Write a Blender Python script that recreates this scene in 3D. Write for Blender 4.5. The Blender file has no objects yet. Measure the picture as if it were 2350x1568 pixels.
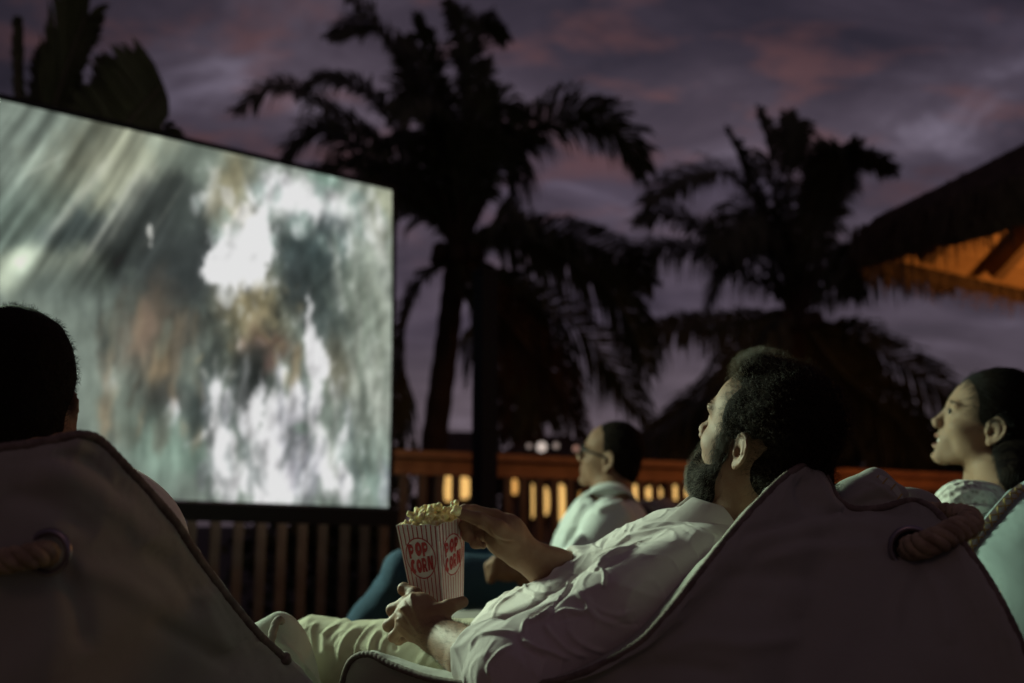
import bpy, bmesh, math, random
import numpy as np
from mathutils import Vector, Matrix

# ------------------------------------------------------------------ camera
SC = bpy.context.scene
COL = SC.collection
FPX, CU, CV = 2284.7, 1175.0, 784.0        # focal length and centre, in units of a 2350 px wide frame
PITCH = math.atan((1200.0 - CV) / FPX)     # the camera looks up by ten degrees
CAM_Z = 0.70
cam_data = bpy.data.cameras.new('camera')
cam = bpy.data.objects.new('camera', cam_data)
COL.objects.link(cam)
cam.location = (0, 0, CAM_Z)
cam.rotation_euler = (math.pi / 2 + PITCH, 0, 0)
cam_data.sensor_width = 36.0
cam_data.lens = 36.0 * FPX / 2350.0
cam_data.clip_start = 0.05
cam_data.clip_end = 2000
cam_data.dof.use_dof = True
cam_data.dof.focus_distance = 1.56
cam_data.dof.aperture_fstop = 2.3
cam_data.dof.aperture_blades = 0
SC.camera = cam

SC.render.engine = 'CYCLES'
SC.cycles.use_denoising = True
try:
    SC.cycles.denoiser = 'OPENIMAGEDENOISE'
except Exception:
    pass
SC.cycles.max_bounces = 5
SC.cycles.diffuse_bounces = 3
SC.cycles.glossy_bounces = 2
SC.cycles.transmission_bounces = 3
SC.cycles.caustics_reflective = False
SC.cycles.caustics_refractive = False
SC.cycles.sample_clamp_indirect = 3.0
SC.view_settings.view_transform = 'Standard'
SC.view_settings.look = 'None'
SC.view_settings.exposure = 0.0
SC.view_settings.gamma = 1.0
SC.view_settings.use_curve_mapping = False

# ------------------------------------------------------------------ dusk sky
W_ = bpy.data.worlds.new('World')
SC.world = W_
W_.use_nodes = True
nt = W_.node_tree
nt.nodes.clear()
N, Lk = nt.nodes.new, nt.links.new
def wmath(op, a, b=None):
    n = N('ShaderNodeMath'); n.operation = op
    for i, x in enumerate((a, b)):
        if x is None: continue
        if isinstance(x, (int, float)): n.inputs[i].default_value = x
        else: Lk(x, n.inputs[i])
    return n.outputs[0]
def wramp(fac, stops):
    n = N('ShaderNodeValToRGB'); Lk(fac, n.inputs[0])
    e = n.color_ramp.elements
    while len(e) < len(stops): e.new(0.5)
    for k, (p, c) in enumerate(stops):
        e[k].position = p; e[k].color = (*c, 1) if len(c) == 3 else c
    return n.outputs[0]
def wmix(mode, fac, a, b):
    n = N('ShaderNodeMix'); n.data_type = 'RGBA'; n.blend_type = mode
    for k, x in ((0, fac), (6, a), (7, b)):
        if isinstance(x, (int, float)): n.inputs[k].default_value = x
        elif isinstance(x, tuple): n.inputs[k].default_value = (*x, 1)
        else: Lk(x, n.inputs[k])
    return n.outputs[2]
tc = N('ShaderNodeTexCoord')
sx = N('ShaderNodeSeparateXYZ'); Lk(tc.outputs['Generated'], sx.inputs[0])
zc = wmath('ADD', wmath('MAXIMUM', sx.outputs[2], 0.0), 0.22)
cx = N('ShaderNodeCombineXYZ')
Lk(wmath('DIVIDE', sx.outputs[0], zc), cx.inputs[0]); Lk(wmath('DIVIDE', sx.outputs[1], zc), cx.inputs[1])
def wnoise(scale, detail, rough, off, dist=0.0):
    mp = N('ShaderNodeMapping'); Lk(cx.outputs[0], mp.inputs[0])
    mp.inputs['Location'].default_value = off
    mp.inputs['Rotation'].default_value = (0, 0, 0.25)
    mp.inputs['Scale'].default_value = (0.75, 1.15, 1)
    n = N('ShaderNodeTexNoise'); Lk(mp.outputs[0], n.inputs['Vector'])
    n.inputs['Scale'].default_value = scale; n.inputs['Detail'].default_value = detail
    n.inputs['Roughness'].default_value = rough; n.inputs['Distortion'].default_value = dist
    return n.outputs[0]
n1 = wnoise(3.0, 7, 0.62, (3.1, 0.7, 0), 0.5)
n2 = wnoise(7.0, 5, 0.6, (11.3, 4.2, 0), 0.3)
n3 = wnoise(1.3, 3, 0.5, (21.7, 9.4, 0), 0.4)
base = wramp(n1, [(0.30, (0.034, 0.028, 0.041)), (0.47, (0.060, 0.046, 0.063)), (0.60, (0.098, 0.077, 0.102)), (0.72, (0.21, 0.175, 0.225))])
warm = wramp(n2, [(0.50, (0, 0, 0)), (0.66, (1, 1, 1))])
warm_hi = wramp(sx.outputs[2], [(0.22, (0.0, 0.0, 0.0)), (0.36, (1, 1, 1))])
warm_f = wmath('MULTIPLY', wmath('MULTIPLY', warm, warm_hi), 0.55)
c1 = wmix('MIX', warm_f, base, (0.165, 0.074, 0.070))
dark = wramp(n3, [(0.36, (0.55, 0.55, 0.62)), (0.58, (1, 1, 1))])
c2 = wmix('MULTIPLY', 1.0, c1, dark)
# a broad after-glow low in the sky ahead, the sky overhead and behind is darker
glow = wramp(sx.outputs[1], [(0.05, (0.50, 0.50, 0.54)), (0.86, (0.72, 0.72, 0.74)), (0.97, (1.05, 1.02, 1.02))])
c3 = wmix('MULTIPLY', 1.0, c2, glow)
low = wramp(sx.outputs[2], [(0.0, (0.115, 0.080, 0.090)), (0.10, (0.105, 0.078, 0.092)), (0.24, (0.0, 0.0, 0.0))])
lowf = wramp(sx.outputs[2], [(0.02, (1, 1, 1)), (0.2, (0, 0, 0))])
c4 = wmix('MIX', wmath('MULTIPLY', lowf, 0.8), c3, (0.088, 0.068, 0.080))
side = wramp(sx.outputs[0], [(0.0, (0.55, 0.55, 0.58)), (0.02, (0.62, 0.62, 0.66)), (0.3, (1, 1, 1))])
# darker to the side where night comes first
sidef = wmath('ADD', wmath('MULTIPLY', sx.outputs[0], 0.9), 0.55)
side = wramp(sidef, [(0.05, (0.42, 0.42, 0.46)), (0.50, (1, 1, 1)), (0.75, (1.0, 1.0, 1.0)), (1.0, (0.8, 0.8, 0.84))])
c5 = wmix('MULTIPLY', 1.0, c4, side)
sky = N('ShaderNodeTexSky'); sky.sky_type = 'NISHITA'; sky.sun_disc = False
sky.sun_elevation = math.radians(-3.0); sky.sun_rotation = math.radians(10)
skyb = wmix('ADD', 1.0, c5, wmix('MULTIPLY', 1.0, sky.outputs[0], (0.02, 0.02, 0.02)))
bg = N('ShaderNodeBackground'); Lk(skyb, bg.inputs[0]); bg.inputs[1].default_value = 1.28
wo = N('ShaderNodeOutputWorld'); Lk(bg.outputs[0], wo.inputs[0])

# ------------------------------------------------------------------ hut lamp and added lamps
def lamp(name, kind, loc, col, power, size=0.1, aim=None, size_y=None, spread=None):
    l = bpy.data.lights.new(name, kind); l.color = col; l.energy = power
    if kind == 'AREA':
        l.size = size
        if size_y: l.shape = 'RECTANGLE'; l.size_y = size_y
        if spread: l.spread = spread
    elif kind in ('POINT', 'SPOT'): l.shadow_soft_size = size
    o = bpy.data.objects.new(name, l); COL.objects.link(o); o.location = loc
    if aim is not None:
        o.rotation_euler = (Vector(aim) - Vector(loc)).to_track_quat('-Z', 'Y').to_euler()
    return o
# area lamp added unseen beside the screen, standing in for its light
lamp('added_audience_light', 'AREA', (-2.3, 3.86, 1.95), (0.76, 1.0, 0.72), 78.0, 0.40, (0.5, 2.0, 0.75), 0.9, math.radians(110))
# warm lamp under the thatched roof and a dim fill added unseen behind camera
lamp('hut_lamp', 'POINT', (3.95, 5.25, 1.85), (1.0, 0.42, 0.11), 56.0, 0.12)
lamp('added_rear_fill', 'POINT', (-0.25, -1.1, 2.35), (1.0, 0.50, 0.40), 5.5, 0.25)

# ------------------------------------------------------------------ helpers
rnd = random.Random(7)
R_CAM = np.array(Matrix.Rotation(math.pi / 2 + PITCH, 3, 'X'))
C_CAM = np.array([0, 0, CAM_Z])
def P(u, v, d):
    """World point seen at (u, v) of a 2350 x 1568 frame, d metres along the optical axis."""
    return C_CAM + R_CAM @ np.array([(u - CU) / FPX * d, (CV - v) / FPX * d, -d])
def proj(V):
    q = (np.asarray(V) - C_CAM) @ R_CAM
    d = -q[..., 2]
    return CU + FPX * q[..., 0] / d, CV - FPX * q[..., 1] / d, d
def camdir(x, y, z):
    """Direction given in camera axes: right, up, away."""
    return R_CAM @ np.array([x, y, -z])

def tag(o, label=None, cat=None, group=None, kind=None):
    if label: o['label'] = label
    if cat: o['category'] = cat
    if group: o['group'] = group
    if kind: o['kind'] = kind
    return o
def thing(name, label, cat, loc=(0, 0, 0), group=None):
    o = bpy.data.objects.new(name, None); COL.objects.link(o)
    o.location = [float(x) for x in loc]; o.empty_display_size = 0.05
    return tag(o, label, cat, group)
def world_of(o):
    m = Matrix.Translation(o.location)
    return world_of(o.parent) @ o.matrix_parent_inverse @ m if o.parent else m
def adopt(o, parent):
    if parent is not None:
        o.parent = parent
        o.matrix_parent_inverse = world_of(parent).inverted()
    return o
def mesh_obj(name, verts, faces, mat, parent=None, smooth=True, tri=None):
    me = bpy.data.meshes.new(name)
    me.from_pydata([tuple(map(float, v)) for v in verts] if not isinstance(verts, list) else verts, [], faces)
    me.validate()
    if smooth: me.shade_smooth()
    if mat is not None: me.materials.append(mat)
    o = bpy.data.objects.new(name, me); COL.objects.link(o)
    return adopt(o, parent)
def quads_obj(name, V, Q, mat, parent=None, smooth=True):
    """Fast mesh from numpy arrays: V (n,3), Q (m,4 or 3)."""
    me = bpy.data.meshes.new(name)
    V = np.ascontiguousarray(V, dtype=np.float32); Q = np.ascontiguousarray(Q, dtype=np.int32)
    n, m, k = len(V), len(Q), Q.shape[1]
    me.vertices.add(n); me.vertices.foreach_set('co', V.ravel())
    me.loops.add(m * k); me.loops.foreach_set('vertex_index', Q.ravel())
    me.polygons.add(m); me.polygons.foreach_set('loop_start', np.arange(0, m * k, k, dtype=np.int32))
    me.update(calc_edges=True)
    me.validate()
    if smooth: me.shade_smooth()
    if mat is not None: me.materials.append(mat)
    o = bpy.data.objects.new(name, me); COL.objects.link(o)
    return adopt(o, parent)
class MB:
    """Collects boxes, tubes and strips that become one mesh."""
    def __init__(s): s.v = []; s.f = []
    def add(s, V, F):
        b = len(s.v); s.v += [tuple(map(float, x)) for x in V]; s.f += [tuple(i + b for i in f) for f in F]
    def box(s, c, ax, ay, az, bev=0.0):
        c, ax, ay, az = map(lambda x: np.asarray(x, float), (c, ax, ay, az))
        V = [c + i * ax + j * ay + k * az for i in (-1, 1) for j in (-1, 1) for k in (-1, 1)]
        s.add(V, [(0, 1, 3, 2), (4, 6, 7, 5), (0, 4, 5, 1), (2, 3, 7, 6), (0, 2, 6, 4), (1, 5, 7, 3)])
    def tube(s, pts, r, n=6, caps=True, flat=1.0):
        pts = [np.asarray(p, float) for p in pts]
        rs = r if hasattr(r, '__len__') else [r] * len(pts)
        b = len(s.v); up = np.array([0.13, 0.21, 0.97])
        for i, p in enumerate(pts):
            t = pts[min(i + 1, len(pts) - 1)] - pts[max(i - 1, 0)]
            t = t / (np.linalg.norm(t) + 1e-12)
            a = np.cross(t, up); a /= (np.linalg.norm(a) + 1e-9); c = np.cross(a, t)
            for k in range(n):
                th = 2 * math.pi * k / n
                s.v.append(tuple(p + rs[i] * (math.cos(th) * a + flat * math.sin(th) * c)))
        for i in range(len(pts) - 1):
            for k in range(n):
                s.f.append((b + i * n + k, b + i * n + (k + 1) % n, b + (i + 1) * n + (k + 1) % n, b + (i + 1) * n + k))
        if caps:
            s.f.append(tuple(b + k for k in range(n))[::-1]); s.f.append(tuple(b + (len(pts) - 1) * n + k for k in range(n)))
    def build(s, name, mat, parent=None, smooth=False):
        return mesh_obj(name, s.v, s.f, mat, parent, smooth)
def spline(pts, n):
    """Catmull-Rom through points, n samples."""
    p = np.asarray(pts, float)
    p = np.vstack([2 * p[0] - p[1], p, 2 * p[-1] - p[-2]])
    m = len(p) - 3
    out = []
    for t in np.linspace(0, m - 1e-9, n):
        i = int(t); f = t - i
        a, b, c, d = p[i], p[i + 1], p[i + 2], p[i + 3]
        out.append(0.5 * ((2 * b) + (-a + c) * f + (2 * a - 5 * b + 4 * c - d) * f * f + (-a + 3 * b - 3 * c + d) * f ** 3))
    return np.array(out)

# ------------------------------------------------------------------ materials
def material(name, col, rough=0.8, bump=None, var=None, spec=0.3, sss=0.0, metal=0.0, weave=None, sheen=0.0):
    """Principled material; var = (scale, darker colour, amount, detail), bump = (scale, distance), weave = (scale, distance)."""
    m = bpy.data.materials.new(name); m.use_nodes = True
    t = m.node_tree; b = t.nodes['Principled BSDF']
    b.inputs['Base Color'].default_value = (*col, 1); b.inputs['Roughness'].default_value = rough
    b.inputs['Specular IOR Level'].default_value = spec; b.inputs['Metallic'].default_value = metal
    if sheen:
        b.inputs['Sheen Weight'].default_value = sheen; b.inputs['Sheen Roughness'].default_value = 0.5
    if sss:
        b.inputs['Subsurface Weight'].default_value = sss
        b.inputs['Subsurface Radius'].default_value = (0.9, 0.35, 0.2); b.inputs['Subsurface Scale'].default_value = 0.006
    tcn = t.nodes.new('ShaderNodeTexCoord')
    if var:
        n = t.nodes.new('ShaderNodeTexNoise'); n.inputs['Scale'].default_value = var[0]
        n.inputs['Detail'].default_value = var[3] if len(var) > 3 else 4
        t.links.new(tcn.outputs['Object'], n.inputs['Vector'])
        r = t.nodes.new('ShaderNodeValToRGB'); t.links.new(n.outputs[0], r.inputs[0])
        r.color_ramp.elements[0].position = 0.38; r.color_ramp.elements[0].color = (*[c * (1 - var[2]) + d * var[2] for c, d in zip(col, var[1])], 1)
        r.color_ramp.elements[1].position = 0.62; r.color_ramp.elements[1].color = (*col, 1)
        t.links.new(r.outputs[0], b.inputs['Base Color'])
    last = None
    for kind, spec_ in (('noise', bump), ('weave', weave)):
        if not spec_: continue
        if kind == 'noise':
            n = t.nodes.new('ShaderNodeTexNoise'); n.inputs['Detail'].default_value = 5
            n.inputs['Scale'].default_value = spec_[0]; t.links.new(tcn.outputs['Object'], n.inputs['Vector']); o = n.outputs[0]
        else:
            n = t.nodes.new('ShaderNodeTexWave'); n.wave_type = 'BANDS'; n.bands_direction = 'DIAGONAL'
            n.inputs['Scale'].default_value = spec_[0]; n.inputs['Distortion'].default_value = 0.6
            t.links.new(tcn.outputs['Object'], n.inputs['Vector']); o = n.outputs[1]
        bp = t.nodes.new('ShaderNodeBump'); bp.inputs['Strength'].default_value = 1.0
        bp.inputs['Distance'].default_value = spec_[1]
        t.links.new(o, bp.inputs['Height'])
        if last is not None: t.links.new(last, bp.inputs['Normal'])
        last = bp.outputs[0]
    if last is not None: t.links.new(last, b.inputs['Normal'])
    return m
def emitter(name, col, strength):
    m = bpy.data.materials.new(name); m.use_nodes = True
    t = m.node_tree; b = t.nodes['Principled BSDF']
    b.inputs['Base Color'].default_value = (*[c * 0.5 for c in col], 1)
    b.inputs['Emission Color'].default_value = (*col, 1); b.inputs['Emission Strength'].default_value = strength
    return m
def attr_color(m, attr):
    """Let a material take its base colour from a colour attribute."""
    t = m.node_tree; a = t.nodes.new('ShaderNodeAttribute'); a.attribute_name = attr
    t.links.new(a.outputs['Color'], t.nodes['Principled BSDF'].inputs['Base Color'])
    return m
def set_colors(o, C, name='tone'):
    a = o.data.attributes.new(name, 'FLOAT_COLOR', 'POINT')
    C = np.asarray(C, np.float32)
    if C.shape[1] == 3: C = np.hstack([C, np.ones((len(C), 1), np.float32)])
    a.data.foreach_set('color', np.ascontiguousarray(C).ravel())

M = {}
M['deck'] = material('deck_boards', (0.11, 0.065, 0.04), 0.7, (30, 0.002), (6, (0.05, 0.03, 0.02), 0.6))
M['soil'] = material('soil', (0.045, 0.035, 0.025), 0.95, (8, 0.02), (3, (0.02, 0.018, 0.012), 0.7))
M['rail'] = material('stained_timber', (0.44, 0.20, 0.085), 0.55, (40, 0.0015), (9, (0.27, 0.11, 0.05), 0.7), 0.4)
M['baluster'] = material('weathered_timber', (0.17, 0.115, 0.08), 0.65, (40, 0.0015), (7, (0.11, 0.065, 0.042), 0.7))
M['black'] = material('black_paint', (0.012, 0.013, 0.016), 0.5, (60, 0.0006))
M['post'] = material('dark_painted_post', (0.020, 0.022, 0.028), 0.9, (50, 0.001), None, 0.1)
M['frond'] = material('palm_leaflets', (0.12, 0.115, 0.058), 0.6, None, (3, (0.07, 0.07, 0.034), 0.7), 0.35)
M['frond_dry'] = material('dry_palm_leaflets', (0.20, 0.105, 0.045), 0.7, None, (3, (0.07, 0.04, 0.02), 0.7))
M['bark'] = material('palm_bark', (0.085, 0.055, 0.035), 0.9, (14, 0.02), (5, (0.045, 0.03, 0.02), 0.6))
M['banana'] = material('banana_leaf', (0.050, 0.060, 0.024), 0.5, (18, 0.004), (4, (0.03, 0.042, 0.015), 0.6), 0.4)
M['midrib'] = material('leaf_midrib', (0.20, 0.15, 0.11), 0.6)
M['bush'] = material('bush_leaves', (0.040, 0.045, 0.018), 0.6, None, (2, (0.02, 0.026, 0.010), 0.7))
M['thatch'] = material('thatch', (0.12, 0.080, 0.055), 0.95, (60, 0.02), (12, (0.06, 0.04, 0.028), 0.7))
M['plank'] = material('ceiling_board', (0.42, 0.26, 0.13), 0.7, (20, 0.002), (5, (0.30, 0.17, 0.08), 0.6))
M['rafter'] = material('rafter_timber', (0.16, 0.095, 0.05), 0.75, (25, 0.002), (6, (0.10, 0.06, 0.03), 0.6))
# ------------------------------------------------------------------ ground and deck
def sheet(name, pts, z, mat):
    o = mesh_obj(name, [(x, y, z) for x, y in pts], [tuple(range(len(pts)))], mat, None, False)
    return tag(o, kind='structure')
sheet('ground', [(-400, -400), (400, -400), (400, 400), (-400, 400)], -0.35, M['soil'])
E1 = np.array([0.841, 0.541, 0.0]); E2 = np.array([0.541, -0.841, 0.0]); EZ = np.array([0, 0, 1.0])
RAIL0 = np.array([-0.672, 5.50, 0.0])                    # a point of the railing line
deck = bpy.data.objects.new('deck', None); COL.objects.link(deck); tag(deck, kind='structure')
dpl = MB(); dpl.box((0, 0, 0), (4.5, 0, 0), (0, 0.068, 0), (0, 0, 0.014))
plank_me = None
for i in range(52):
    c = RAIL0 + E2 * (0.02 + i * 0.142) + E1 * 1.0 + EZ * (-0.014)
    if plank_me is None:
        o = dpl.build('plank', M['deck'], None); plank_me = o.data
    else:
        o = bpy.data.objects.new('plank', plank_me); COL.objects.link(o)
    o.location = c; o.rotation_euler = (0, 0, math.atan2(E1[1], E1[0])); o.parent = deck
und = MB(); und.box(RAIL0 + E2 * 3.6 + E1 * 1.0 - EZ * 0.16, E1 * 4.5, E2 * 3.75, EZ * 0.12)
und.build('joist_base', M['soil'], deck)

# ------------------------------------------------------------------ railing
rail = thing('deck_railing', 'brown wooden railing with upright slats along the far edge of the deck', 'railing', RAIL0)
T0, T1 = -3.6, 6.6
b = MB()
b.box(RAIL0 + E1 * (T0 + T1) / 2 + EZ * 1.075, E1 * (T1 - T0) / 2, E2 * 0.075, EZ * 0.020)
b.build('handrail', M['rail'], rail)
b = MB(); b.box(RAIL0 + E1 * (T0 + T1) / 2 + EZ * 1.008, E1 * (T1 - T0) / 2, E2 * 0.022, EZ * 0.046)
b.build('rail_fascia', M['rail'], rail)
b = MB(); b.box(RAIL0 + E1 * (T0 + T1) / 2 + EZ * 0.12, E1 * (T1 - T0) / 2, E2 * 0.022, EZ * 0.035)
b.build('bottom_rail', M['baluster'], rail)
bal_me = None
k = 0
t = T0 + 0.05
while t < T1:
    w = rnd.uniform(-0.006, 0.006)
    if bal_me is None:
        b = MB(); b.box((0, 0, 0), E1 * 0.024, E2 * 0.012, EZ * 0.405)
        o = b.build('baluster', M['baluster'], None); bal_me = o.data
    else:
        o = bpy.data.objects.new('baluster', bal_me); COL.objects.link(o)
    o.parent = rail
    o.location = E1 * (t + w) - E2 * 0.0 + EZ * 0.5595 + E2 * 0.036
    o.rotation_euler = (0, 0, rnd.uniform(-0.10, 0.10))
    t += 0.113
tp = P(1113, 900, 5.35); tp[2] = 0
pst = MB(); pst.box((tp[0], tp[1], 1.02), E1 * 0.050, E2 * 0.05, EZ * 1.02); pst.box((tp[0], tp[1], 2.05), E1 * 0.058, E2 * 0.058, EZ * 0.012)
tag(pst.build('wooden_post', M['post'], None), 'tall dark upright post standing in front of the railing between screen and trunk', 'post')

# ------------------------------------------------------------------ projection screen
# right edge seen at u=898, the sheet runs back towards the camera to the left and on past the frame
SR_T, SR_B = P(899, 437, 4.95), P(891, 1165, 4.95)
SL_T, SL_B = P(0, 229, 4.00), P(0, 1132, 4.00)
ext = 0.004
ST = SR_T + (SL_T - SR_T) * (1 + ext); SB = SR_B + (SL_B - SR_B) * (1 + ext)
scr = thing('projection_screen', 'large bright projection screen showing foaming white water and rocks', 'screen', (SR_B + SB) / 2 * np.array([1, 1, 0]))
def smooth(e0, e1, x):
    t = np.clip((x - e0) / (e1 - e0), 0, 1); return t * t * (3 - 2 * t)
def vnoise(x, y, seed):
    """Value noise on a lattice, vectorised."""
    xi = np.floor(x).astype(np.int64); yi = np.floor(y).astype(np.int64)
    fx = x - xi; fy = y - yi; fx = fx * fx * (3 - 2 * fx); fy = fy * fy * (3 - 2 * fy)
    def h(a, b):
        n = (a * 374761393 + b * 668265263 + seed * 974711) & 0x7fffffff
        n = ((n ^ (n >> 13)) * 1274126177) & 0x7fffffff
        return ((n ^ (n >> 16)) & 0xffff) / 65535.0
    return (h(xi, yi) * (1 - fx) + h(xi + 1, yi) * fx) * (1 - fy) + (h(xi, yi + 1) * (1 - fx) + h(xi + 1, yi + 1) * fx) * fy
def fbm(x, y, seed, oc=4):
    s = 0; a = 0.5; n = 0
    for i in range(oc):
        s = s + a * vnoise(x * 2 ** i, y * 2 ** i, seed + i * 17); n += a; a *= 0.55
    return s / n
def lin(c):
    c = np.asarray(c, float) / 255.0
    return np.where(c <= 0.04045, c / 12.92, ((c + 0.055) / 1.055) ** 2.4)
NU, NV = 620, 420
ss, tt = np.meshgrid(np.linspace(0, 1, NU), np.linspace(0, 1, NV))      # ss: 0 right .. 1 left, tt: 0 top .. 1 bottom
A = SR_T[None, None] * (1 - tt)[..., None] + SR_B[None, None] * tt[..., None]
B = ST[None, None] * (1 - tt)[..., None] + SB[None, None] * tt[..., None]
SV = A * (1 - ss)[..., None] + B * ss[..., None]
nrm = np.cross(SR_T - SR_B, SB - SR_B); nrm /= np.linalg.norm(nrm)
if nrm[1] > 0: nrm = -nrm
SV = SV + nrm * (0.018 * np.sin(tt * math.pi))[..., None]               # the cloth sags a little
# picture coordinates measured on the sheet itself: x grows to the right 0..1465 over the seen part, y 0..1568 downwards
sv = 1.0 / (1 + ext)
px = (1 - ss / sv)                                                       # 1 at right edge, 0 at the frame's left edge
# perspective-true column of the original picture
px = 1465 * 0.964 * (px * 4.00 / (4.95 * (1 - px) + 4.00 * px)) if False else 1465 * 0.964 * px
top = 25 + (355 - 25) * px / 1412.0; bot = 1500 + 25 * px / 1412.0
py = top + (bot - top) * tt
wx = px + 50 * (fbm(px / 90, py / 120, 5) - .5) + 20 * (fbm(px / 26, py / 34, 8, 3) - .5)
wy = py + 60 * (fbm(px / 90, py / 120, 25) - .5) + 26 * (fbm(px / 26, py / 34, 28, 3) - .5)
nzA = (fbm(px / 26, py / 60, 131, 4) - .5) + .55 * (fbm(px / 9, py / 20, 137, 3) - .5)
nzB = (fbm(px / 60, py / 110, 141, 4) - .5) + .4 * (fbm(px / 16, py / 34, 147, 3) - .5)
def blob(col, cx_, cy_, rx, ry, ang, amt=1.0, soft=1.0):
    global IMG
    a = math.radians(ang); dx, dy = wx - cx_, wy - cy_
    X = (dx * math.cos(a) + dy * math.sin(a)) / rx; Y = (-dx * math.sin(a) + dy * math.cos(a)) / ry
    r = np.sqrt(X * X + Y * Y)
    bright = np.mean(col) > 180
    r = r + (.75 * nzA if bright else .8 * nzB) * np.clip(r * 1.6, 0, 1)
    if bright: soft = soft * .62
    m = amt * (1 - smooth(1 - 0.62 * soft, 1 + 0.62 * soft, r))
    IMG = IMG * (1 - m[..., None]) + np.asarray(col, float)[None, None] * m[..., None]
IMG = np.zeros((NV, NU, 3)) + np.array([112., 124., 112.])
g = smooth(0, 1500, py)[..., None]
IMG = IMG * (1 - 0.2 * g) + np.array([120., 132., 128.]) * 0.2 * g
blob((128, 142, 130), 100, 200, 330, 200, 20, .8)
blob((135, 135, 110), 300, 330, 320, 170, -58, .7)
blob((84, 100, 92), 60, 520, 220, 160, -40, .7)
blob((150, 160, 140), 110, 640, 200, 60, -28, .7)
blob((160, 172, 148), 20, 690, 90, 70, -30, .8)
blob((100, 112, 104), 180, 720, 120, 80, 0, .6)
blob((62, 72, 72), 240, 500, 120, 70, -25, .8)
blob((60, 66, 66), 560, 620, 210, 260, 12, .95)
blob((66, 72, 70), 470, 480, 170, 130, -60, .8)
blob((70, 78, 74), 600, 420, 60, 90, 0, .7)
blob((104, 92, 78), 480, 900, 120, 180, 5, .75)
blob((128, 114, 92), 540, 960, 50, 110, 10, .6)
blob((146, 122, 102), 450, 850, 34, 90, 5, .7)
blob((170, 145, 105), 500, 1020, 28, 110, 8, .6)
blob((84, 80, 70), 600, 900, 80, 90, 0, .6)
blob((70, 70, 66), 480, 1130, 150, 70, 0, .8)
blob((150, 160, 148), 345, 1080, 40, 60, 0, .7)
blob((190, 190, 186), 345, 1075, 22, 36, 0, .7)
blob((108, 122, 108), 370, 1180, 100, 130, 10, .7)
# right half: dark teal hollow, spray
blob((150, 158, 150), 1060, 420, 260, 150, 15, .85)
blob((196, 196, 196), 1010, 370, 150, 80, 12, .8)
blob((205, 204, 206), 930, 330, 70, 60, 0, .8)
blob((205, 203, 205), 1130, 420, 110, 70, 25, .6)
blob((110, 150, 132), 1130, 310, 60, 40, 20, .6)
blob((176, 180, 150), 1400, 390, 110, 60, 20, .8)
blob((140, 144, 118), 1380, 520, 90, 130, -15, .8)
blob((62, 76, 76), 1060, 590, 150, 130, 20, .92)
blob((80, 92, 92), 1150, 520, 90, 70, 30, .6)
blob((66, 76, 74), 1130, 780, 110, 190, -8, .85)
blob((62, 70, 70), 1000, 700, 60, 120, 0, .8)
blob((150, 160, 150), 1300, 580, 50, 220, -24, .7)
blob((175, 178, 172), 1330, 520, 28, 170, -26, .7)
blob((138, 146, 128), 1320, 860, 90, 240, -8, .7)
blob((120, 132, 118), 1270, 760, 40, 190, -14, .6)
blob((128, 120, 96), 1200, 1050, 60, 140, -10, .6)
blob((135, 140, 128), 1330, 1200, 120, 200, 0, .7)
blob((110, 130, 128), 1230, 1300, 60, 200, -4, .5)
blob((120, 146, 135), 1360, 1380, 70, 150, 0, .6)
# the rock between
blob((96, 92, 72), 830, 830, 140, 190, 0, .9)
blob((136, 126, 92), 850, 800, 65, 90, -10, .85)
blob((164, 150, 118), 850, 860, 28, 60, 10, .5)
blob((100, 74, 62), 910, 940, 70, 60, 10, .7)
blob((190, 160, 140), 800, 930, 22, 30, 0, .7)
blob((185, 155, 138), 865, 925, 20, 20, 0, .6)
blob((52, 56, 54), 840, 1020, 90, 80, 0, .9)
blob((58, 64, 62), 680, 950, 60, 120, 0, .7)
blob((56, 62, 60), 850, 1120, 70, 90, 0, .9)
blob((60, 70, 68), 650, 1150, 60, 140, 6, .8)
blob((120, 105, 80), 1005, 1020, 22, 80, 2, .8)
blob((130, 90, 80), 905, 1010, 25, 40, 10, .5)
# bright heart of the fall
blob((226, 226, 226), 800, 560, 118, 165, 16, 1.0, .32)
blob((226, 226, 226), 740, 620, 92, 90, 30, 1.0, .35)
blob((224, 224, 224), 860, 480, 52, 95, 8, .95, .5)
blob((205, 205, 202), 820, 690, 60, 40, 0, .7)
blob((196, 198, 194), 740, 740, 34, 50, -25, .7, .6)
blob((205, 206, 202), 690, 330, 20, 90, 8, .55)
blob((150, 140, 104), 760, 330, 70, 140, 8, .75)
blob((165, 162, 140), 700, 400, 26, 60, 0, .5)
blob((222, 222, 214), 468, 520, 10, 38, 4, 1, .5)
blob((205, 205, 198), 464, 570, 8, 16, 0, .9, .5)
# lower cascade
for (x, y, rx, ry, a) in ((735, 1360, 62, 190, -6), (900, 1400, 110, 170, 0), (960, 1430, 70, 110, -20), (930, 1230, 46, 190, 9), (845, 1210, 36, 120, 16),
                          (1010, 1140, 60, 70, 0), (1075, 960, 34, 130, -3), (1090, 980, 46, 80, -10), (1062, 830, 14, 90, -2), (1120, 1000, 22, 60, -10),
                          (1080, 1150, 26, 120, 3), (1130, 1340, 44, 160, -14), (1215, 1430, 30, 90, 0), (760, 1150, 26, 80, 14), (710, 1130, 24, 70, 8),
                          (700, 1200, 18, 60, 14), (660, 1270, 16, 80, 60), (730, 1260, 16, 70, 12), (545, 1190, 24, 60, 12)):
    blob((208, 207, 208), x, y, rx, ry, a, .92, .6)
blob((146, 144, 156), 1010, 1290, 60, 130, -8, .6)
blob((148, 146, 160), 1060, 1400, 50, 130, 0, .6)
blob((110, 132, 116), 1040, 1230, 40, 26, 0, .7)
blob((86, 100, 92), 820, 1310, 26, 50, -10, .7)
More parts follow.
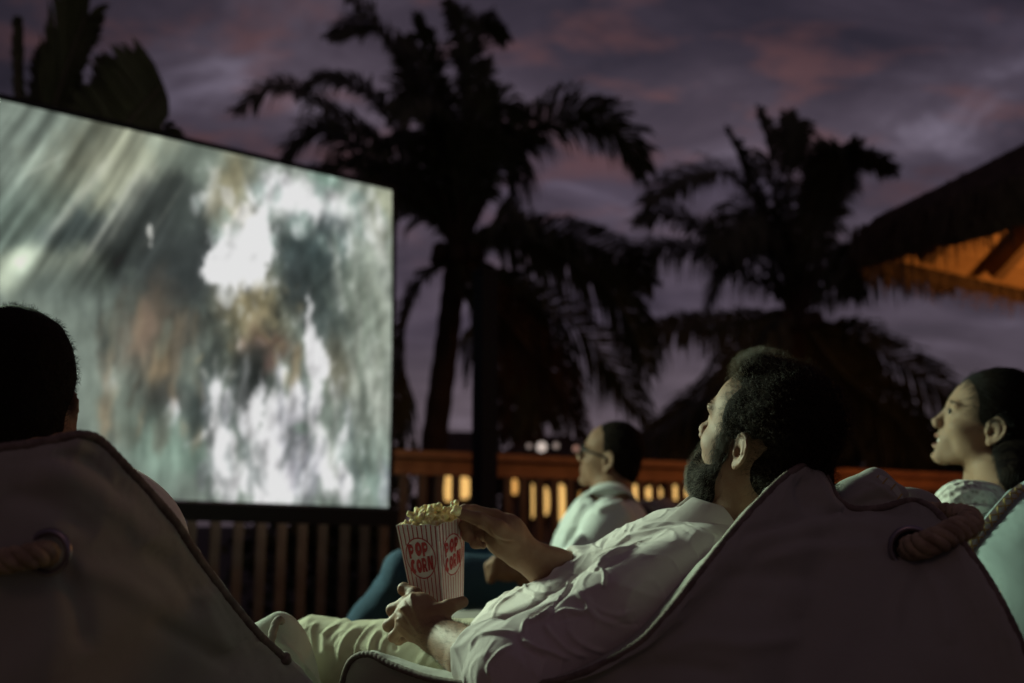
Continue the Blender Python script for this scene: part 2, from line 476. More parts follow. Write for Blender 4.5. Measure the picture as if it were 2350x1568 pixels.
blob((120, 150, 132), 500, 1330, 120, 130, 0, .6)
blob((96, 120, 106), 620, 1330, 60, 80, -30, .6)
blob((130, 128, 150), 1395, 1440, 26, 80, 0, .5)
rs = random.Random(12)
for k in range(70):
    x, y = rs.uniform(620, 1400), rs.uniform(330, 560)
    blob((205, 206, 205) if rs.random() < .5 else (120, 140, 132), x, y, rs.uniform(8, 26), rs.uniform(16, 50), rs.uniform(-40, 10), rs.uniform(.25, .6), .8)
for k in range(60):
    x, y = rs.uniform(1150, 1410), rs.uniform(520, 1400)
    blob((165, 172, 160) if rs.random() < .5 else (104, 116, 104), x, y, rs.uniform(8, 20), rs.uniform(50, 150), rs.uniform(-22, 2), rs.uniform(.2, .45), .9)
for k in range(70):
    x, y = rs.uniform(300, 720), rs.uniform(780, 1300)
    blob(rs.choice(((150, 132, 104), (62, 66, 62), (120, 132, 118), (90, 84, 72))), x, y, rs.uniform(8, 22), rs.uniform(30, 90), rs.uniform(-5, 16), rs.uniform(.2, .5), .9)
for k in range(60):
    x, y = rs.uniform(640, 1250), rs.uniform(1060, 1480)
    blob(rs.choice(((214, 213, 214), (120, 122, 128), (206, 206, 208), (90, 100, 98))), x, y, rs.uniform(6, 18), rs.uniform(40, 120), rs.uniform(-14, 16), rs.uniform(.25, .6), .7)
for k in range(46):
    x, y = rs.uniform(640, 1080), rs.uniform(700, 1060)
    blob(rs.choice(((176, 178, 168), (50, 54, 52), (150, 138, 104), (84, 80, 68))), x, y, rs.uniform(6, 16), rs.uniform(10, 40), rs.uniform(-30, 30), rs.uniform(.25, .6), .8)
# streaks of rays at upper left and hanging streaks elsewhere
a = math.radians(28)
r1 = fbm((px * math.cos(a) + py * math.sin(a)) / 34, (-px * math.sin(a) + py * math.cos(a)) / 520, 51, 4)
mk = (1 - smooth(420, 720, px + 0.25 * py - 60)) * (1 - smooth(620, 800, py))
IMG = IMG * (1 + (mk * (r1 - .5) * 1.25))[..., None]
for (x0, y0, x1, y1, w, am) in ((350, 215, 110, 575, 17, .42), (455, 240, 220, 680, 10, .5), (500, 230, 300, 600, 16, .25), (200, 215, 40, 330, 5, .3), (600, 300, 420, 600, 8, .15)):
    L2 = math.hypot(x1 - x0, y1 - y0); ux, uy = (x1 - x0) / L2, (y1 - y0) / L2
    al = ((px - x0) * ux + (py - y0) * uy) / L2; di = np.abs((px - x0) * uy - (py - y0) * ux)
    m = am * np.exp(-(di / w) ** 2) * smooth(-.05, .15, al) * (1 - smooth(.7, 1.05, al))
    IMG = IMG * (1 - m[..., None]) + np.array([205., 208., 190.]) * m[..., None]
r2 = fbm(px / 30, py / 190, 71, 3); r3 = fbm(px / 46 + py / 160, py / 60, 91, 4); r4 = fbm(px / 14, py / 24, 99, 2)
mk2 = smooth(600, 1000, py)
mk3 = smooth(560, 760, px)
IMG = IMG * (1 + (r2 - .5) * (0.10 + 0.36 * mk2) + (r3 - .5) * (0.25 + 0.45 * mk3) + (r4 - .5) * (0.03 + .08 * mk3))[..., None]
lum = IMG.mean(-1); spark = smooth(.62, .78, r4 * .5 + r3 * .5) * mk3 * smooth(70, 120, lum)
IMG = IMG * (1 - .6 * spark[..., None]) + 205 * .6 * spark[..., None]
edge = np.clip((1 - px / 1412) / .004, 0, 1)
def soften(A, it):
    for k in range(it):
        A = np.concatenate([A[:1], (A[:-2] + 2 * A[1:-1] + A[2:]) / 4, A[-1:]], 0)
        A = np.concatenate([A[:, :1], (A[:, :-2] + 2 * A[:, 1:-1] + A[:, 2:]) / 4, A[:, -1:]], 1)
    return A
IMG = .72 * soften(IMG, 3) + .28 * soften(IMG, 80)
gm = IMG.mean(-1, keepdims=True); IMG = gm + (IMG - gm) * .72
IMG = np.clip((IMG - 118) * 1.22 + 120, 34, 226)
idx = np.arange(NU * NV).reshape(NV, NU)
Q = np.stack([idx[:-1, :-1], idx[1:, :-1], idx[1:, 1:], idx[:-1, 1:]], -1).reshape(-1, 4)
mpic = bpy.data.materials.new('projected_picture'); mpic.use_nodes = True
t_ = mpic.node_tree; b_ = t_.nodes['Principled BSDF']
b_.inputs['Base Color'].default_value = (0.03, 0.03, 0.03, 1); b_.inputs['Roughness'].default_value = 0.9; b_.inputs['Specular IOR Level'].default_value = 0
at = t_.nodes.new('ShaderNodeAttribute'); at.attribute_name = 'tone'
t_.links.new(at.outputs['Color'], b_.inputs['Emission Color']); b_.inputs['Emission Strength'].default_value = 1.0
pic = quads_obj('picture', SV.reshape(-1, 3), Q, mpic, scr)
set_colors(pic, lin(IMG).reshape(-1, 3))
up_ = (SR_T - SR_B) / np.linalg.norm(SR_T - SR_B)
def bar(name, a, c, w, h, off=0.0):
    d = (c - a) / np.linalg.norm(c - a); m = MB()
    z = np.cross(d, nrm)
    m.box((a + c) / 2 + nrm * off, d * (np.linalg.norm(c - a) / 2), z * w, nrm * h)
    return m.build(name, M['black'], scr)
dl = (SL_T - SR_T) / np.linalg.norm(SL_T - SR_T)
bar('top_bar', SR_T + up_ * .012 - dl * .02, ST + up_ * .012, .012, .018, -.012)
bar('bottom_bar', SR_B - up_ * .05 - dl * .05, SB - up_ * .05, .040, .028, -.01)
bar('side_border', SR_T - dl * .016 + up_ * .02, SR_B - dl * .016 - up_ * .04, .014, .005, -.008)
hk = MB(); q = P(380, 306, 4.42)
hk.tube([q, q + up_ * .035, q + up_ * .05 - dl * .02, q + up_ * .052 - dl * .04], [.010, .010, .012, .007], 8)
hk.build('hook', M['black'], scr)
for du in (880,):
    m = MB(); q0 = P(905, 1180, 5.0)
    m.tube([q0, np.array([q0[0], q0[1], 0.0])], .014, 8); m.build('stand_leg', M['black'], scr)

# ------------------------------------------------------------------ lit houses and lamps far behind the railing
def far_window(u0, u1, v0, v1, d, mat, parent, nx=1, yw=None):
    a, c = P(u0, v0, d), P(u1, v1, d)
    w = (u1 - u0) / FPX * d / 2; h = (v1 - v0) / FPX * d / 2
    ctr = (a + c) / 2
    if yw is not None: ctr = C_CAM + (ctr - C_CAM) * ((yw - .06) / ctr[1])
    m = MB(); m.box(ctr, (w + .05, 0, 0), (0, .04, 0), (0, 0, h + .05)); f = m.build('window', M['rafter'], parent)
    for i in range(nx):
        hh = h * [1, .82, .95, .7][int(abs(u0) + i) % 4]
        m = MB(); x = ctr[0] - w + (i + .5) * 2 * w / nx
        ww_ = w / nx - .012
        V = [(x + ww_ * np.sign(math.cos(t)) * abs(math.cos(t)) ** .55, ctr[1] - .045 + dy, ctr[2] + hh * np.sign(math.sin(t)) * abs(math.sin(t)) ** .8) for dy in (0, .02) for t in np.linspace(0, 2 * math.pi, 21)[:-1]]
        m.add(V, [tuple(range(20)), tuple(range(39, 19, -1))] + [(k, (k + 1) % 20, 20 + (k + 1) % 20, 20 + k) for k in range(20)])
        m.build('pane', mat, f)
glow_y = emitter('lamp_lit_glass', (1.0, 0.58, 0.18), 0.95)
glow_o = emitter('amber_lit_glass', (1.0, 0.50, 0.13), 0.75)
glow_w = emitter('white_lamp_glass', (1.0, 0.84, 0.74), 0.6)
glow_d = emitter('dim_lamp_glass', (1.0, 0.80, 0.70), 0.25)
glow_d2 = emitter('dim_red_lamp_glass', (1.0, 0.55, 0.42), 0.30)
M['wall_far'] = material('plastered_wall', (0.34, 0.24, 0.22), 0.9, (10, .004), (2, (.25, .17, .15), .5))
def house(u0, u1, v0, d, label, wins):
    a, c = P(u0, v0, d), P(u1, v0, d)
    h = thing('beach_bungalow', label, 'house', ((a[0] + c[0]) / 2, a[1] + 1.6, -0.35), 'lit bungalows behind the railing')
    m = MB(); top = a[2]
    m.box(((a[0] + c[0]) / 2, a[1] + 1.56, (top - .35) / 2), ((c[0] - a[0]) / 2, 0, 0), (0, 1.5, 0), (0, 0, (top + .35) / 2)); m.build('wall', M['wall_far'], h)
    m = MB(); x0, x1, y0, y1 = a[0] - .3, c[0] + .3, a[1] - .2, a[1] + 3.4; xm = (x0 + x1) / 2; ym = (y0 + y1) / 2
    m.add([(x0, y0, top), (x1, y0, top), (x1, y1, top), (x0, y1, top), (xm - .3, ym, top + .55), (xm + .3, ym, top + .55)],
          [(0, 1, 5, 4), (1, 2, 5), (2, 3, 4, 5), (3, 0, 4), (3, 2, 1, 0)])
    m.build('roof', M['thatch'], h)
    for w in wins: far_window(*w, h)
    return h
def win(u0, u1, v0, v1, d, mat, n, h=None): return (u0, u1, v0, v1, d, mat)
def far_house(u0, u1, v0, d, label, wins):
    h = house(u0, u1, v0, d, label, [])
    for (a_, b_2, c_, d_2, mt, n) in wins: far_window(a_, b_2, c_, d_2, d, mt, h, n, P(u0, v0, d)[1] + .06)
far_house(985, 1120, 1070, 11.6, 'small lit bungalow seen through the slats beside the dark post', [(1012, 1082, 1090, 1150, glow_y, 2)])
far_house(1165, 1365, 1078, 12.0, 'lit bungalow seen through the slats behind the man with glasses', [(1172, 1190, 1100, 1135, glow_o, 1), (1200, 1262, 1110, 1190, glow_y, 2), (1272, 1300, 1112, 1196, glow_y, 1), (1312, 1350, 1130, 1180, glow_o, 1)])
far_house(1420, 1665, 1085, 12.6, 'low lit bungalow seen through the slats between the two men', [(1436, 1520, 1114, 1150, glow_y, 2), (1530, 1606, 1114, 1148, glow_y, 2), (1620, 1650, 1116, 1146, glow_o, 1)])
for (u, v, r, mt, lb) in ((1214, 1024, .024, glow_d, 'dim round white lamp above the railing left of its brighter neighbour'),
                      (1243, 1026, .050, glow_w, 'brightest of the round white lamps above the railing'),
                      (1276, 1023, .030, glow_d, 'round white lamp above the railing just right of the brightest lamp'),
                      (1322, 1030, .030, glow_d2, 'small reddish lamp above the railing by the glasses wearer')):
    p = P(u, v, 9.6)
    t = thing('garden_lamp', lb, 'lamp', (p[0], p[1], -0.35), 'garden lamps beyond the railing')
    bm = bmesh.new(); bmesh.ops.create_icosphere(bm, subdivisions=2, radius=r, matrix=Matrix.Translation(Vector(p)))
    me = bpy.data.meshes.new('globe'); bm.to_mesh(me); bm.free(); me.materials.append(mt); me.shade_smooth()
    o = bpy.data.objects.new('globe', me); COL.objects.link(o); adopt(o, t)
    m = MB(); m.tube([(p[0], p[1], -0.35), (p[0], p[1], p[2] - r)], .03, 6); m.build('lamp_post', M['black'], t)

# ------------------------------------------------------------------ thatched hut
HZ = CAM_Z + 1.54
HC = np.array([2.06, 5.63, HZ])
hut = thing('thatched_hut', 'thatched hut roof with orange lit ceiling boards and rafters', 'hut', (3.9, 4.9, 0))
LA, LB = 3.6, 3.2
D1, D2 = E1, E2
apex = HC + D1 * LA / 2 + D2 * LB / 2 + EZ * 1.22
c0, c1, c2_, c3_ = HC, HC + D1 * LA, HC + D1 * LA + D2 * LB, HC + D2 * LB
corners = [c0, c1, c2_, c3_]
# ceiling boards under the four slopes
def slope_boards(a, c, n):
    for i in range(n):
        f0, f1 = i / n + .002, (i + 1) / n - .002
        m = MB(); q = [a + (apex - a) * f0, c + (apex - c) * f0, c + (apex - c) * f1, a + (apex - a) * f1]
        nn = np.cross(c - a, apex - a); nn /= np.linalg.norm(nn)
        if nn[2] < 0: nn = -nn
        m.add([x for x in q] + [x + nn * .018 for x in q], [(0, 3, 2, 1), (4, 5, 6, 7), (0, 1, 5, 4), (1, 2, 6, 5), (2, 3, 7, 6), (3, 0, 4, 7)])
        m.build('plank', M['plank'], hut)
    k = int(np.linalg.norm(c - a) / 0.62)
    mid = (a + c) / 2; rise = apex - mid
    for i in range(k):
        s = (i + .5) / k; st = a + (c - a) * s
        f = 2 * min(s, 1 - s) * .97
        e = st + rise * f
        d = (e - st) / np.linalg.norm(e - st); side = (c - a) / np.linalg.norm(c - a)
        nn = np.cross(side, d); nn = nn if nn[2] > 0 else -nn
        m = MB(); st2 = st + d * .10
        m.box((st2 + e) / 2 - nn * .062, d * np.linalg.norm(e - st2) / 2, side * .050, nn * .06)
        m.build('rafter', M['rafter'], hut)
for i in range(4): slope_boards(corners[i], corners[(i + 1) % 4], 16)
for cc in corners:
    d = (apex - cc); L_ = np.linalg.norm(d); d /= L_
    sd = np.cross(d, EZ); sd /= np.linalg.norm(sd); nn = np.cross(sd, d)
    m = MB(); m.box(cc + d * L_ / 2 - nn * .07 + d * .03, d * (L_ / 2 - .1), sd * .04, nn * .05); m.build('hip_rafter', M['rafter'], hut)
# thatch coat: a thick ragged skin over the slopes, rounded at the hips
th = MB(); NT = 40
ring = []
for i in range(4):
    a, c = corners[i], corners[(i + 1) % 4]
    for j in range(NT):
        ring.append(a + (c - a) * j / NT)
ring = np.array(ring); ctr = HC + D1 * LA / 2 + D2 * LB / 2
n_r = len(ring); prof = [(1.015, -.08), (1.035, .02), (1.015, .13), (.965, .22), (.8, .41), (.6, .64), (.4, .88), (.2, 1.12), (.02, 1.42)]
V = []
for (k_, h_) in prof:
    for p in ring:
        rel = (p - ctr) * np.array([1, 1, 0]); V.append(ctr + rel * k_ * (1 + rnd.uniform(-.006, .006)) + EZ * (h_ + rnd.uniform(-.012, .012)))
F = []
for i in range(len(prof) - 1):
    for j in range(n_r):
        F.append((i * n_r + j, i * n_r + (j + 1) % n_r, (i + 1) * n_r + (j + 1) % n_r, (i + 1) * n_r + j))
th.add(V, F); th.build('thatch_coat', M['thatch'], hut, True)
# hanging fringe of straws round the eaves
fr = MB()
for i in range(4):
    a, c = corners[i], corners[(i + 1) % 4]; d = (c - a) / np.linalg.norm(c - a); out = np.cross(d, EZ)
    if np.dot(out, (a + c) / 2 - ctr) < 0: out = -out
    n_s = int(np.linalg.norm(c - a) / .007)
    for j in range(n_s):
        p = a + (c - a) * (j + rnd.random()) / n_s + out * rnd.uniform(-.01, .06) + EZ * rnd.uniform(-.02, .06)
        ln = rnd.uniform(.10, .21) * (1.25 if rnd.random() < .1 else 1); w = rnd.uniform(.003, .006)
        q = p - EZ * ln + d * rnd.uniform(-.03, .03) + out * rnd.uniform(-.02, .03)
        fr.add([p - d * w, p + d * w, q + d * w * .4, q - d * w * .4], [(0, 1, 2, 3)])
for i in range(4):
    a, c = corners[i], corners[(i + 1) % 4]; d = (c - a) / np.linalg.norm(c - a); out = np.cross(d, EZ)
    if np.dot(out, (a + c) / 2 - ctr) < 0: out = -out
    for j in range(3400 if i in (0, 3) else 900):
        s_ = rnd.random(); f = rnd.random() ** 1.6 * .55
        e = a + (c - a) * s_; p = ctr + (e - ctr) * np.array([1, 1, 0]) * (1.03 - f) + EZ * (.13 + f * 1.14 + rnd.uniform(-.02, .03)) + out * .03
        dn = (out * .62 - EZ * .78) + d * rnd.uniform(-.25, .25); ln = rnd.uniform(.10, .22); w = rnd.uniform(.004, .008)
        if f < .06: dn = out * .15 - EZ + d * rnd.uniform(-.15, .15)
        q = p + dn * ln + out * .02
        fr.add([p - d * w, p + d * w, q + d * w * .4, q - d * w * .4], [(0, 1, 2, 3)])
o = fr.build('straw_fringe', M['thatch'], hut); o['kind'] = 'stuff'
for (i, s) in ((1, .92), (2, .9), (3, .9)):
    q = ctr + (corners[i] - ctr) * s
    m = MB(); m.tube([(q[0], q[1], 0), (q[0], q[1], HZ + .05)], .07, 10); m.build('hut_post', M['rafter'], hut)
m = MB(); bp = (3.95, 5.25, 1.85)
m.tube([(bp[0], bp[1], 1.95), (bp[0], bp[1], apex[2] - .2)], .006, 5); m.build('lamp_cord', M['black'], hut)

# ------------------------------------------------------------------ palms
def frond(parent, pts, leaf=0.5, mat=None, dens=1.0, droop=0.75, seed=0, width=0.019, side_tilt=0.0):
    """One coconut frond along a 3-D curve: rachis with two combs of leaflets that hang."""
    r = random.Random(seed)
    n = max(16, int(64 * dens))
    c = spline(pts, n); m = MB()
    L = np.cumsum(np.r_[0, np.linalg.norm(np.diff(c, axis=0), axis=1)]); Lt = L[-1]
    m.tube(c, [0.030 * (1 - .85 * i / n) for i in range(n)], 5)
    VDIR = c[n // 2] - C_CAM; VDIR /= np.linalg.norm(VDIR); lastp = np.array([0, 0, 1.0]); roll = r.uniform(.5, .85)
    for i in range(3, n):
        s = L[i] / Lt
        t = c[min(i + 1, n - 1)] - c[i - 1]; t /= np.linalg.norm(t)
        sd = np.cross(t, EZ); 
        if np.linalg.norm(sd) < .15: sd = np.cross(t, np.array([1., .3, 0]))
        sd /= np.linalg.norm(sd); pv = np.cross(t, VDIR); pv /= np.linalg.norm(pv) + 1e-9
        if pv @ lastp < 0: pv = -pv
        lastp = pv; sd = .85 * sd + roll * pv; sd /= np.linalg.norm(sd); upn = np.cross(sd, t)
        if upn[2] < 0: upn = -upn
        ln0 = leaf * (0.35 + 0.85 * math.sin(math.pi * min(1, .12 + .86 * s)) ** .8) * (1 if s < .9 else .75)
        if s < .16: ln0 *= .45
        for sg in (-1, 1):
            for rep in range(2):
                ln = ln0 * r.uniform(.75, 1.3)
                fwd = .35 + .55 * s + r.uniform(-.1, .12)
                d0 = sd * sg * r.uniform(.75, 1.0) + t * fwd + upn * (.35 + r.uniform(-.2, .2) + side_tilt * sg)
                d0 /= np.linalg.norm(d0)
                base = c[i] + (c[i] - c[i - 1]) * (rep * .5 + r.uniform(-.2, .2))
                dr = droop * r.uniform(.7, 1.3)
                p1 = base + d0 * ln * .38 - EZ * dr * ln * .05
                p2 = p1 + (d0 * (1 - .45 * dr) - EZ * dr * .55) * ln * .34
                p3 = p2 + (d0 * (.65 - .5 * dr) - EZ * dr * .95) * ln * .32
                wv = np.cross(d0, upn); wv /= np.linalg.norm(wv) + 1e-9; w = width * r.uniform(.8, 1.2)
                m.add([base - wv * w * .5, base + wv * w * .5, p1 - wv * w, p1 + wv * w, p2 - wv * w * .8, p2 + wv * w * .8, p3],
                      [(0, 1, 3, 2), (2, 3, 5, 4), (4, 5, 6)])
    return m.build('frond', mat or M['frond'], parent)
def trunk(parent, pts, r0, r1):
    c = spline(pts, 40); m = MB()
    m.tube(c, [(r0 + (r1 - r0) * i / 39) * (1 + .05 * math.sin(i * 2.1)) for i in range(40)], 12)
    return m.build('trunk', M['bark'], parent, True)
def DP(lst): return [P(*q) for q in lst]
def palm(label, base_uvd, crown_uvd, fronds, d, lf, seed):
    g = P(*base_uvd); 
    t = thing('palm_tree', label, 'palm tree', (g[0], g[1], -0.35), 'palms beyond the railing')
    cr = P(*crown_uvd)
    trunk(t, [np.array([g[0], g[1], -0.35]), np.array([g[0] * .9 + cr[0] * .1, g[1], (cr[2]) * .35]), np.array([g[0] * .4 + cr[0] * .6, g[1], cr[2] * .75]), cr], .17, .12)
    for i, f in enumerate(fronds):
        opts = f[1] if isinstance(f, tuple) else {}
        pl = f[0] if isinstance(f, tuple) else f
        n = len(pl); dz = opts.get('dz', random.Random(seed + i).uniform(-1.3, 1.0))
        pts = [P(u, v, d + dz * (k / (n - 1)) ** 1.2) for k, (u, v) in enumerate(pl)]
        pts[0] = pts[0] * .3 + cr * .7
        frond(t, pts, opts.get('leaf', lf), M['frond_dry'] if opts.get('dry') else None, opts.get('dens', 1.0), opts.get('droop', .75), seed * 100 + i, opts.get('w', .019))
    # young sheath and husks at the crown
    m = MB()
    for k in range(9):
        a = k * .7; m.tube([cr - EZ * .15, cr + np.array([math.cos(a) * .16, math.sin(a) * .16, .22]), cr + np.array([math.cos(a) * .34, math.sin(a) * .34, .55])], [.06, .05, .02], 6)
    m.build('leaf_sheath', M['bark'], t)
    m = MB()
    for k in range(7):
        a = k * .95; q = cr + np.array([math.cos(a) * .22, math.sin(a) * .22, -.12 - .05 * (k % 2)])
        m.tube([q + EZ * .11, q + EZ * .08, q, q - EZ * .08, q - EZ * .11], [.02, .08, .105, .07, .01], 8)
    m.build('coconut_bunch', M['bark'], t, True)
    return t
C1 = (1062, 545)
palm('tall coconut palm right behind the screen edge with fronds reaching the picture top', (985, 1100, 11.0), (1050, 560, 11.0), [
    ([C1, (995, 330), (935, 180), (865, 65), (775, -30)], {'leaf': .62}),
    ([C1, (965, 260), (885, 95), (825, 58), (760, 85)], {'leaf': .5}),
    ([C1, (1072, 270), (1062, 90), (1024, 5)], {'leaf': .55}),
    ([C1, (1075, 260), (1085, 95), (1118, 52), (1158, 90)], {'leaf': .45}),
    ([C1, (1030, 300), (985, 140), (955, 40)], {'leaf': .55}),
    ([C1, (905, 365), (775, 265), (645, 200), (550, 250)], {'leaf': .55}),
    ([C1, (925, 330), (840, 215), (745, 180), (690, 215)], {'leaf': .48}),
    ([C1, (885, 390), (770, 305), (700, 320), (655, 395)], {'leaf': .6}),
    ([C1, (920, 440), (820, 380), (760, 400), (720, 470)], {'leaf': .6}),
    ([C1, (1130, 400), (1210, 305), (1320, 258), (1420, 305), (1478, 390)], {'leaf': .60}),
    ([C1, (1100, 340), (1140, 240), (1188, 310), (1200, 385), (1212, 470)], {'leaf': .5}),
    ([C1, (1090, 420), (1120, 330), (1160, 370), (1170, 470), (1165, 560)], {'leaf': .5}),
    ([C1, (1170, 528), (1300, 548), (1420, 592), (1495, 650)], {'leaf': .62, 'droop': 1.0}),
    ([C1, (1200, 545), (1350, 622), (1432, 712), (1490, 850)], {'leaf': .62, 'droop': 1.0}),
    ([(1062, 580), (1120, 640), (1205, 678), (1352, 778), (1484, 955)], {'leaf': .60, 'droop': 1.0}),
    ([(1062, 590), (1170, 740), (1285, 890), (1348, 1045)], {'leaf': .62, 'dry': True, 'droop': 1.1}),
    ([(1062, 590), (960, 660), (915, 820), (905, 1000)], {'leaf': .55, 'droop': 1.1}),
    ([(1062, 600), (1140, 690), (1190, 850), (1200, 1000)], {'leaf': .6, 'dry': True, 'droop': 1.1}),
    ([(1062, 590), (1060, 660), (1090, 740), (1075, 870)], {'leaf': .36, 'droop': 1.1}),
    ([C1, (980, 480), (900, 450), (850, 520), (830, 600)], {'leaf': .5, 'droop': 1.}),
    ([C1, (1000, 420), (950, 340), (905, 330), (870, 400)], {'leaf': .55}),
    ([(1062, 590), (1150, 680), (1230, 820), (1250, 960)], {'leaf': .8, 'droop': 1.1, 'dz': .6}),
    ([C1, (1010, 330), (960, 200), (930, 90)], {'leaf': .7, 'dz': .6}),
    ([C1, (1080, 330), (1100, 210), (1130, 140)], {'leaf': .6, 'dz': .6}),
    ([C1, (960, 470), (870, 420), (790, 440)], {'leaf': .7, 'dz': .6}),
    ([C1, (1040, 380), (1010, 260), (960, 220), (915, 270)], {'leaf': .5}),
], 11.0, .55, 3)
C2 = (1825, 700)
palm('coconut palm with a round full crown behind the bearded man', (1850, 1150, 12.0), (1828, 715, 12.0), [
    ([C2, (1780, 480), (1765, 345), (1742, 255)], {'leaf': .6}),
    ([C2, (1812, 440), (1826, 320), (1808, 262)], {'leaf': .55}),
    ([C2, (1745, 500), (1700, 370), (1668, 300)], {'leaf': .55}),
    ([C2, (1765, 520), (1676, 405), (1570, 405), (1483, 462)], {'leaf': .58}),
    ([C2, (1745, 610), (1633, 542), (1530, 490), (1460, 508)], {'leaf': .55}),
    ([C2, (1730, 640), (1610, 580), (1500, 568), (1430, 610)], {'leaf': .6, 'droop': 1.}),
    ([C2, (1700, 735), (1560, 745), (1440, 765)], {'leaf': .48, 'droop': 1.15}),
    ([C2, (1880, 570), (1925, 450), (1978, 370), (2052, 388)], {'leaf': .45}),
    ([C2, (1870, 520), (1905, 400), (1965, 325)], {'leaf': .42}),
    ([C2, (1870, 500), (1890, 380), (1920, 350), (1950, 420)], {'leaf': .5}),
    ([C2, (1895, 665), (1972, 606), (2062, 608), (2185, 655)], {'leaf': .52, 'droop': 1.1}),
    ([C2, (1895, 755), (1972, 780), (2108, 858), (2230, 965)], {'leaf': .62, 'droop': 1.}),
    ([(1822, 720), (1700, 845), (1565, 945), (1470, 1010)], {'leaf': .66, 'droop': 1.}),
    ([(1822, 720), (1760, 745), (1705, 840), (1690, 1010)], {'leaf': .66, 'droop': 1.}),
    ([(1822, 720), (1930, 830), (2010, 940), (2040, 1060)], {'leaf': .66, 'droop': 1.}),
    ([C2, (1900, 620), (1930, 560), (1950, 600), (1955, 680)], {'leaf': .5, 'droop': 1.}),
    ([C2, (1790, 560), (1730, 480), (1690, 500), (1650, 580)], {'leaf': .6, 'droop': 1.}),
    ([C2, (1800, 600), (1720, 560), (1660, 620), (1630, 700)], {'leaf': .6, 'droop': 1.}),
    ([C2, (1840, 560), (1850, 440), (1830, 360)], {'leaf': .6}),
    ([(1822, 720), (1720, 870), (1640, 960), (1560, 1050)], {'leaf': .75, 'droop': 1., 'dz': -.5}),
    ([(1822, 720), (1940, 860), (2060, 960), (2130, 1060)], {'leaf': .75, 'droop': 1., 'dz': -.5}),
    ([(1822, 720), (1840, 800), (1830, 900), (1820, 1010)], {'leaf': .6, 'droop': 1.}),
    ([(1822, 720), (1880, 780), (1900, 900), (1890, 1040)], {'leaf': .6, 'droop': 1.}),
], 12.0, .58, 5)

# young palms with upright fronds behind the screen
def upright_frond(parent, pts, ll, lr, dirs, seed, w=.020):
    """Half-open frond: leaflets on each side keep to a steep common direction; dirs = (left, right) in frame units."""
    r = random.Random(seed); n = 110; c = spline(pts, n); m = MB()
    m.tube(c, [.020 * (1 - .7 * i / n) for i in range(n)], 6)
    for i in range(6, n):
        s = i / (n - 1); base = c[i]
        for sg, L_, dd in ((-1, ll, dirs[0]), (1, lr, dirs[1])):
            for rep in range(2):
                l = L_ * min(1, s * 3.0) * (1 if s < .75 else (1.12 - .9 * (s - .75))) * r.uniform(.82, 1.1)
                d = camdir(dd[0] + r.uniform(-.10, .10), dd[1] + r.uniform(-.10, .10), r.uniform(-.25, .25)); d /= np.linalg.norm(d)
                wv = np.cross(d, camdir(0, 0, 1) + np.array([r.uniform(-.4, .4), 0, r.uniform(-.4, .4)])); wv /= np.linalg.norm(wv)
                q = base + (c[i] - c[i - 1]) * r.random()
                m.add([q - wv * w * .4, q + wv * w * .4, q + d * l * .45 + wv * w, q + d * l * .45 - wv * w, q + d * l * .8 + wv * w * .7 - EZ * .02, q + d * l * .8 - wv * w * .7 - EZ * .02, q + d * l - EZ * .05],
                      [(0, 1, 2, 3), (3, 2, 4, 5), (5, 4, 6)])
    lf = m.build('frond', M['frond'], parent)
    k = MB(); k.tube(c - np.array([0, .03, 0]), [.013 * (1 - .6 * i / n) for i in range(n)], 6); k.build('midrib', M['midrib'], lf, True)
for lb, bu, fr_list in (
    ('young palm with tall upright fronds behind the far left of the screen', (70, 1100),
     [([(80, 520), (55, 340), (45, 200), (42, 60)], .13, .10, ((-.22, 1), (.20, 1))), ([(80, 520), (110, 330), (150, 180), (200, 46)], .62, .22, ((-.02, 1), (.75, .75))),
      ([(70, 520), (10, 400), (-40, 330)], .35, .3, ((-.2, 1), (.3, 1))), ([(90, 520), (95, 360), (110, 260), (118, 170)], .3, .3, ((-.35, 1), (.3, 1)))]),
    ('young palm with a broad frond and pale midrib above the screen edge', (215, 1100),
     [([(140, 540), (225, 372), (300, 285), (374, 203)], .42, .20, ((-.50, .90), (.10, -1.0))), ([(190, 520), (225, 380), (250, 280), (262, 190)], .30, .25, ((-.35, 1), (.35, 1))),
      ([(200, 520), (280, 400), (330, 340), (366, 300)], .30, .20, ((.10, 1), (.9, .1))), ([(190, 520), (200, 360), (205, 270), (192, 205)], .07, .06, ((-.7, .7), (.7, .7)))])):
    g = P(bu[0], bu[1], 6.4); t = thing('young_palm', lb, 'palm tree', (g[0], g[1], -.35), 'young palms behind the screen')
    m = MB(); q = P(bu[0], 540, 6.4); m.tube([(g[0], g[1], -.35), (q[0], q[1], q[2])], [.12, .08], 10); m.build('stem', M['bark'], t, True)
    for i, (pl, l1, l2, dd) in enumerate(fr_list):
        pts = [P(u, v, 6.4 + .2 * i * k / 3) for k, (u, v) in enumerate(pl)]; pts[0] = q
        upright_frond(t, pts, l1, l2, dd, 40 + i + bu[0])

